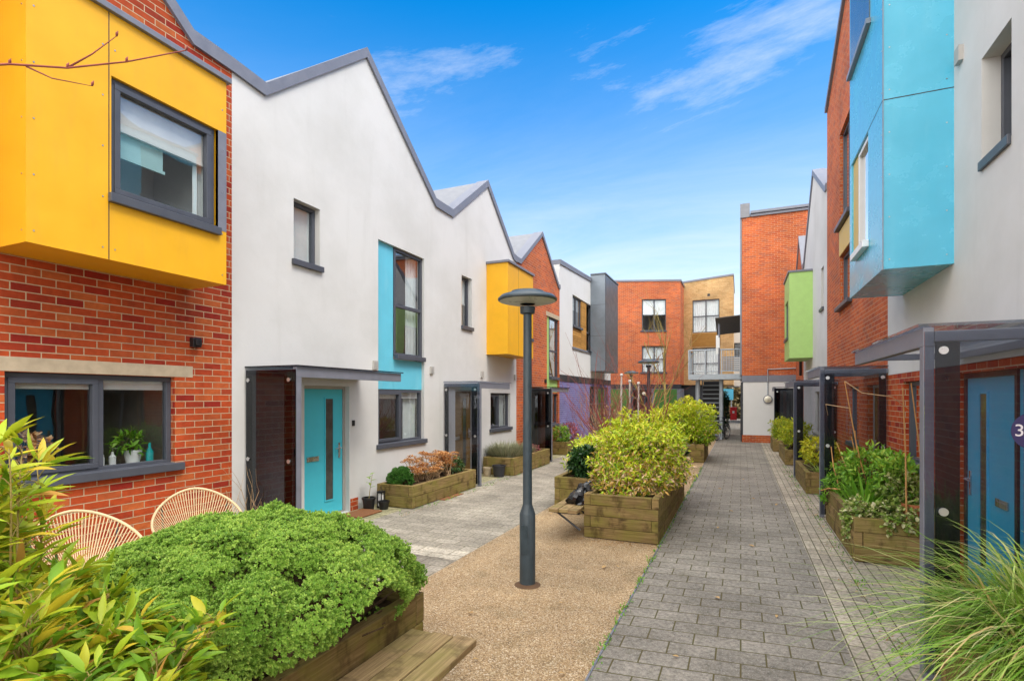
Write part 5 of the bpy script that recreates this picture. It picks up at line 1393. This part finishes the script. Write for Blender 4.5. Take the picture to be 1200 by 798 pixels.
# moss and little weeds in the joints
P, D = [], []
for i in range(1500):
    k = random.random()
    if k < .45: x, y = -.927 + random.gauss(0, .02), random.uniform(3, 15)
    elif k < .75: x, y = 1.08 + random.gauss(0, .05), random.uniform(4.4, 16)
    else: x, y = random.choice((-4.93, -4.84)) + random.gauss(0, .05), random.uniform(7, 14)
    if random.random() < .4: y = round(y*1.3)/1.3 + random.gauss(0, .08)
    P.append((x, y, .003)); D.append((random.gauss(0, .6), random.gauss(0, .6), random.random()+.2))
leaf_mesh('weeds', P, D, np.tile([0, 0, 1.], (len(P), 1)), RNG.uniform(.015, .05, len(P)), .012, RNG.uniform(.1, .6, len(P)), M['fresh_leaf'], None, 'lance', kind='stuff', label='tiny weeds and moss tufts growing along the paving joints', cat='weeds')

P, D, Ls = [], [], []
for i in range(900):
    k = random.random()
    if k < .6: x, y = 1.12 - abs(random.gauss(0, .09)), random.uniform(4.5, 20)
    elif k < .8: x, y = -4.9 + abs(random.gauss(0, .12)), random.uniform(6.8, 14)
    else: x, y = random.uniform(-2, -.95), 6.76 - abs(random.gauss(0, .12))
    P.append((x, y, .004+random.random()*.008)); a_ = random.random()*6.28; D.append((math.cos(a_), math.sin(a_), random.uniform(-.05, .25))); Ls.append(random.uniform(.008, .035))
Ls = np.array(Ls)
leaf_mesh('litter', P, D, np.tile([0, 0, 1.], (len(P), 1)), Ls, Ls*.55, RNG.uniform(0, 1, len(P)), M['deadleaf'], None, 'diamond', kind='stuff', label='fine dry leaf litter gathered along the planter feet and paving edges', cat='litter')

# ================================================================= CAMERA AND LIGHT
cam = bpy.data.cameras.new('Camera'); co = bpy.data.objects.new('Camera', cam); COL.objects.link(co); SC.camera = co
co.location = (0, 0, 1.85); co.rotation_euler = (rad(90), 0, math.atan((868-600)/620.))
cam.sensor_width = 36; cam.sensor_fit = 'HORIZONTAL'; cam.lens = 620/1200*36; cam.shift_y = 66/1200; cam.clip_start = .05; cam.clip_end = 1000

SUN_EL, SUN_AZ = rad(57), rad(102)      # azimuth clockwise from +y
sd = Vector((math.sin(SUN_AZ)*math.cos(SUN_EL), math.cos(SUN_AZ)*math.cos(SUN_EL), math.sin(SUN_EL)))
sl_ = bpy.data.lights.new('Sun', 'SUN'); sl_.energy = .9; sl_.angle = rad(22); sl_.color = (1, .955, .89)
so = bpy.data.objects.new('Sun', sl_); COL.objects.link(so); so.rotation_euler = sd.to_track_quat('Z', 'Y').to_euler(); so.location = sd*60

W = bpy.data.worlds.new('World'); SC.world = W; W.use_nodes = True; nt = W.node_tree
bg = nt.nodes['Background']; bg.inputs['Strength'].default_value = .14
sky = N(nt, 'ShaderNodeTexSky', sky_type='NISHITA'); sky.sun_disc = False; sky.sun_elevation = SUN_EL; sky.sun_rotation = SUN_AZ
sky.air_density = 1.0; sky.dust_density = .6; sky.ozone_density = 2.0; sky.altitude = 0
hsv = N(nt, 'ShaderNodeHueSaturation'); hsv.inputs['Saturation'].default_value = 1.52; hsv.inputs['Value'].default_value = .74; hsv.inputs['Hue'].default_value = .498; lk(nt, sky.outputs[0], hsv.inputs['Color'])
tc = N(nt, 'ShaderNodeTexCoord'); sp = N(nt, 'ShaderNodeSeparateXYZ'); lk(nt, tc.outputs['Generated'], sp.inputs[0])
def mth(op, a, b=None, c=None, clamp=False):
    n = N(nt, 'ShaderNodeMath', operation=op); n.use_clamp = clamp
    for i, x in enumerate((a, b, c)):
        if x is None: continue
        if hasattr(x, 'links'): lk(nt, x, n.inputs[i])
        else: n.inputs[i].default_value = x
    return n.outputs[0]
den = mth('ADD', mth('MAXIMUM', sp.outputs[2], 0.0), .12)
cx = mth('DIVIDE', sp.outputs[0], den); cy = mth('DIVIDE', sp.outputs[1], den)
cb = N(nt, 'ShaderNodeCombineXYZ'); lk(nt, cx, cb.inputs[0]); lk(nt, cy, cb.inputs[1])
mp = N(nt, 'ShaderNodeMapping'); lk(nt, cb.outputs[0], mp.inputs[0]); mp.inputs['Rotation'].default_value = (0, 0, .35); mp.inputs['Scale'].default_value = (.55, 1.25, 1); mp.inputs['Location'].default_value = (12.1, 3.3, 0)
n1 = noise(nt, mp.outputs[0], 1.15, 11, .68, .7)
cir = ramp(nt, [(.50, g(0)), (.80, g(.75))], n1).outputs[0]
# thin bright haze low down, unseen broken cloud added overhead and behind for fill
hz = mth('MULTIPLY', mth('POWER', mth('SUBTRACT', 1.0, mth('DIVIDE', sp.outputs[2], .62), clamp=True), 1.75), 1.5)
hz = mth('MULTIPLY', hz, ramp(nt, [(.30, g(.55)), (.65, g(1))], n1).outputs[0])
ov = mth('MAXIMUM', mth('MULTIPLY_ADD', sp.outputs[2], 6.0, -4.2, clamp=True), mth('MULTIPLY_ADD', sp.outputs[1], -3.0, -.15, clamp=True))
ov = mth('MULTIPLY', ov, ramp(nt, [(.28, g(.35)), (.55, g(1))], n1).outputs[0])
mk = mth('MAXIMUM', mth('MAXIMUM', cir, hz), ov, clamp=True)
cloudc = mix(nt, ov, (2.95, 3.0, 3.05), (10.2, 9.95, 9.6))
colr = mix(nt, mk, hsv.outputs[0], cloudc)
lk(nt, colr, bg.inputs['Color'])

SC.view_settings.view_transform = 'Standard'; SC.view_settings.look = 'None'; SC.view_settings.exposure = 1.5; SC.view_settings.gamma = 1
SC.cycles.max_bounces = 7; SC.cycles.transparent_max_bounces = 10; SC.cycles.caustics_reflective = False; SC.cycles.caustics_refractive = False
SC.cycles.sample_clamp_indirect = 6
try:
    SC.cycles.use_denoising = True; SC.cycles.denoiser = 'OPENIMAGEDENOISE'
except Exception: pass
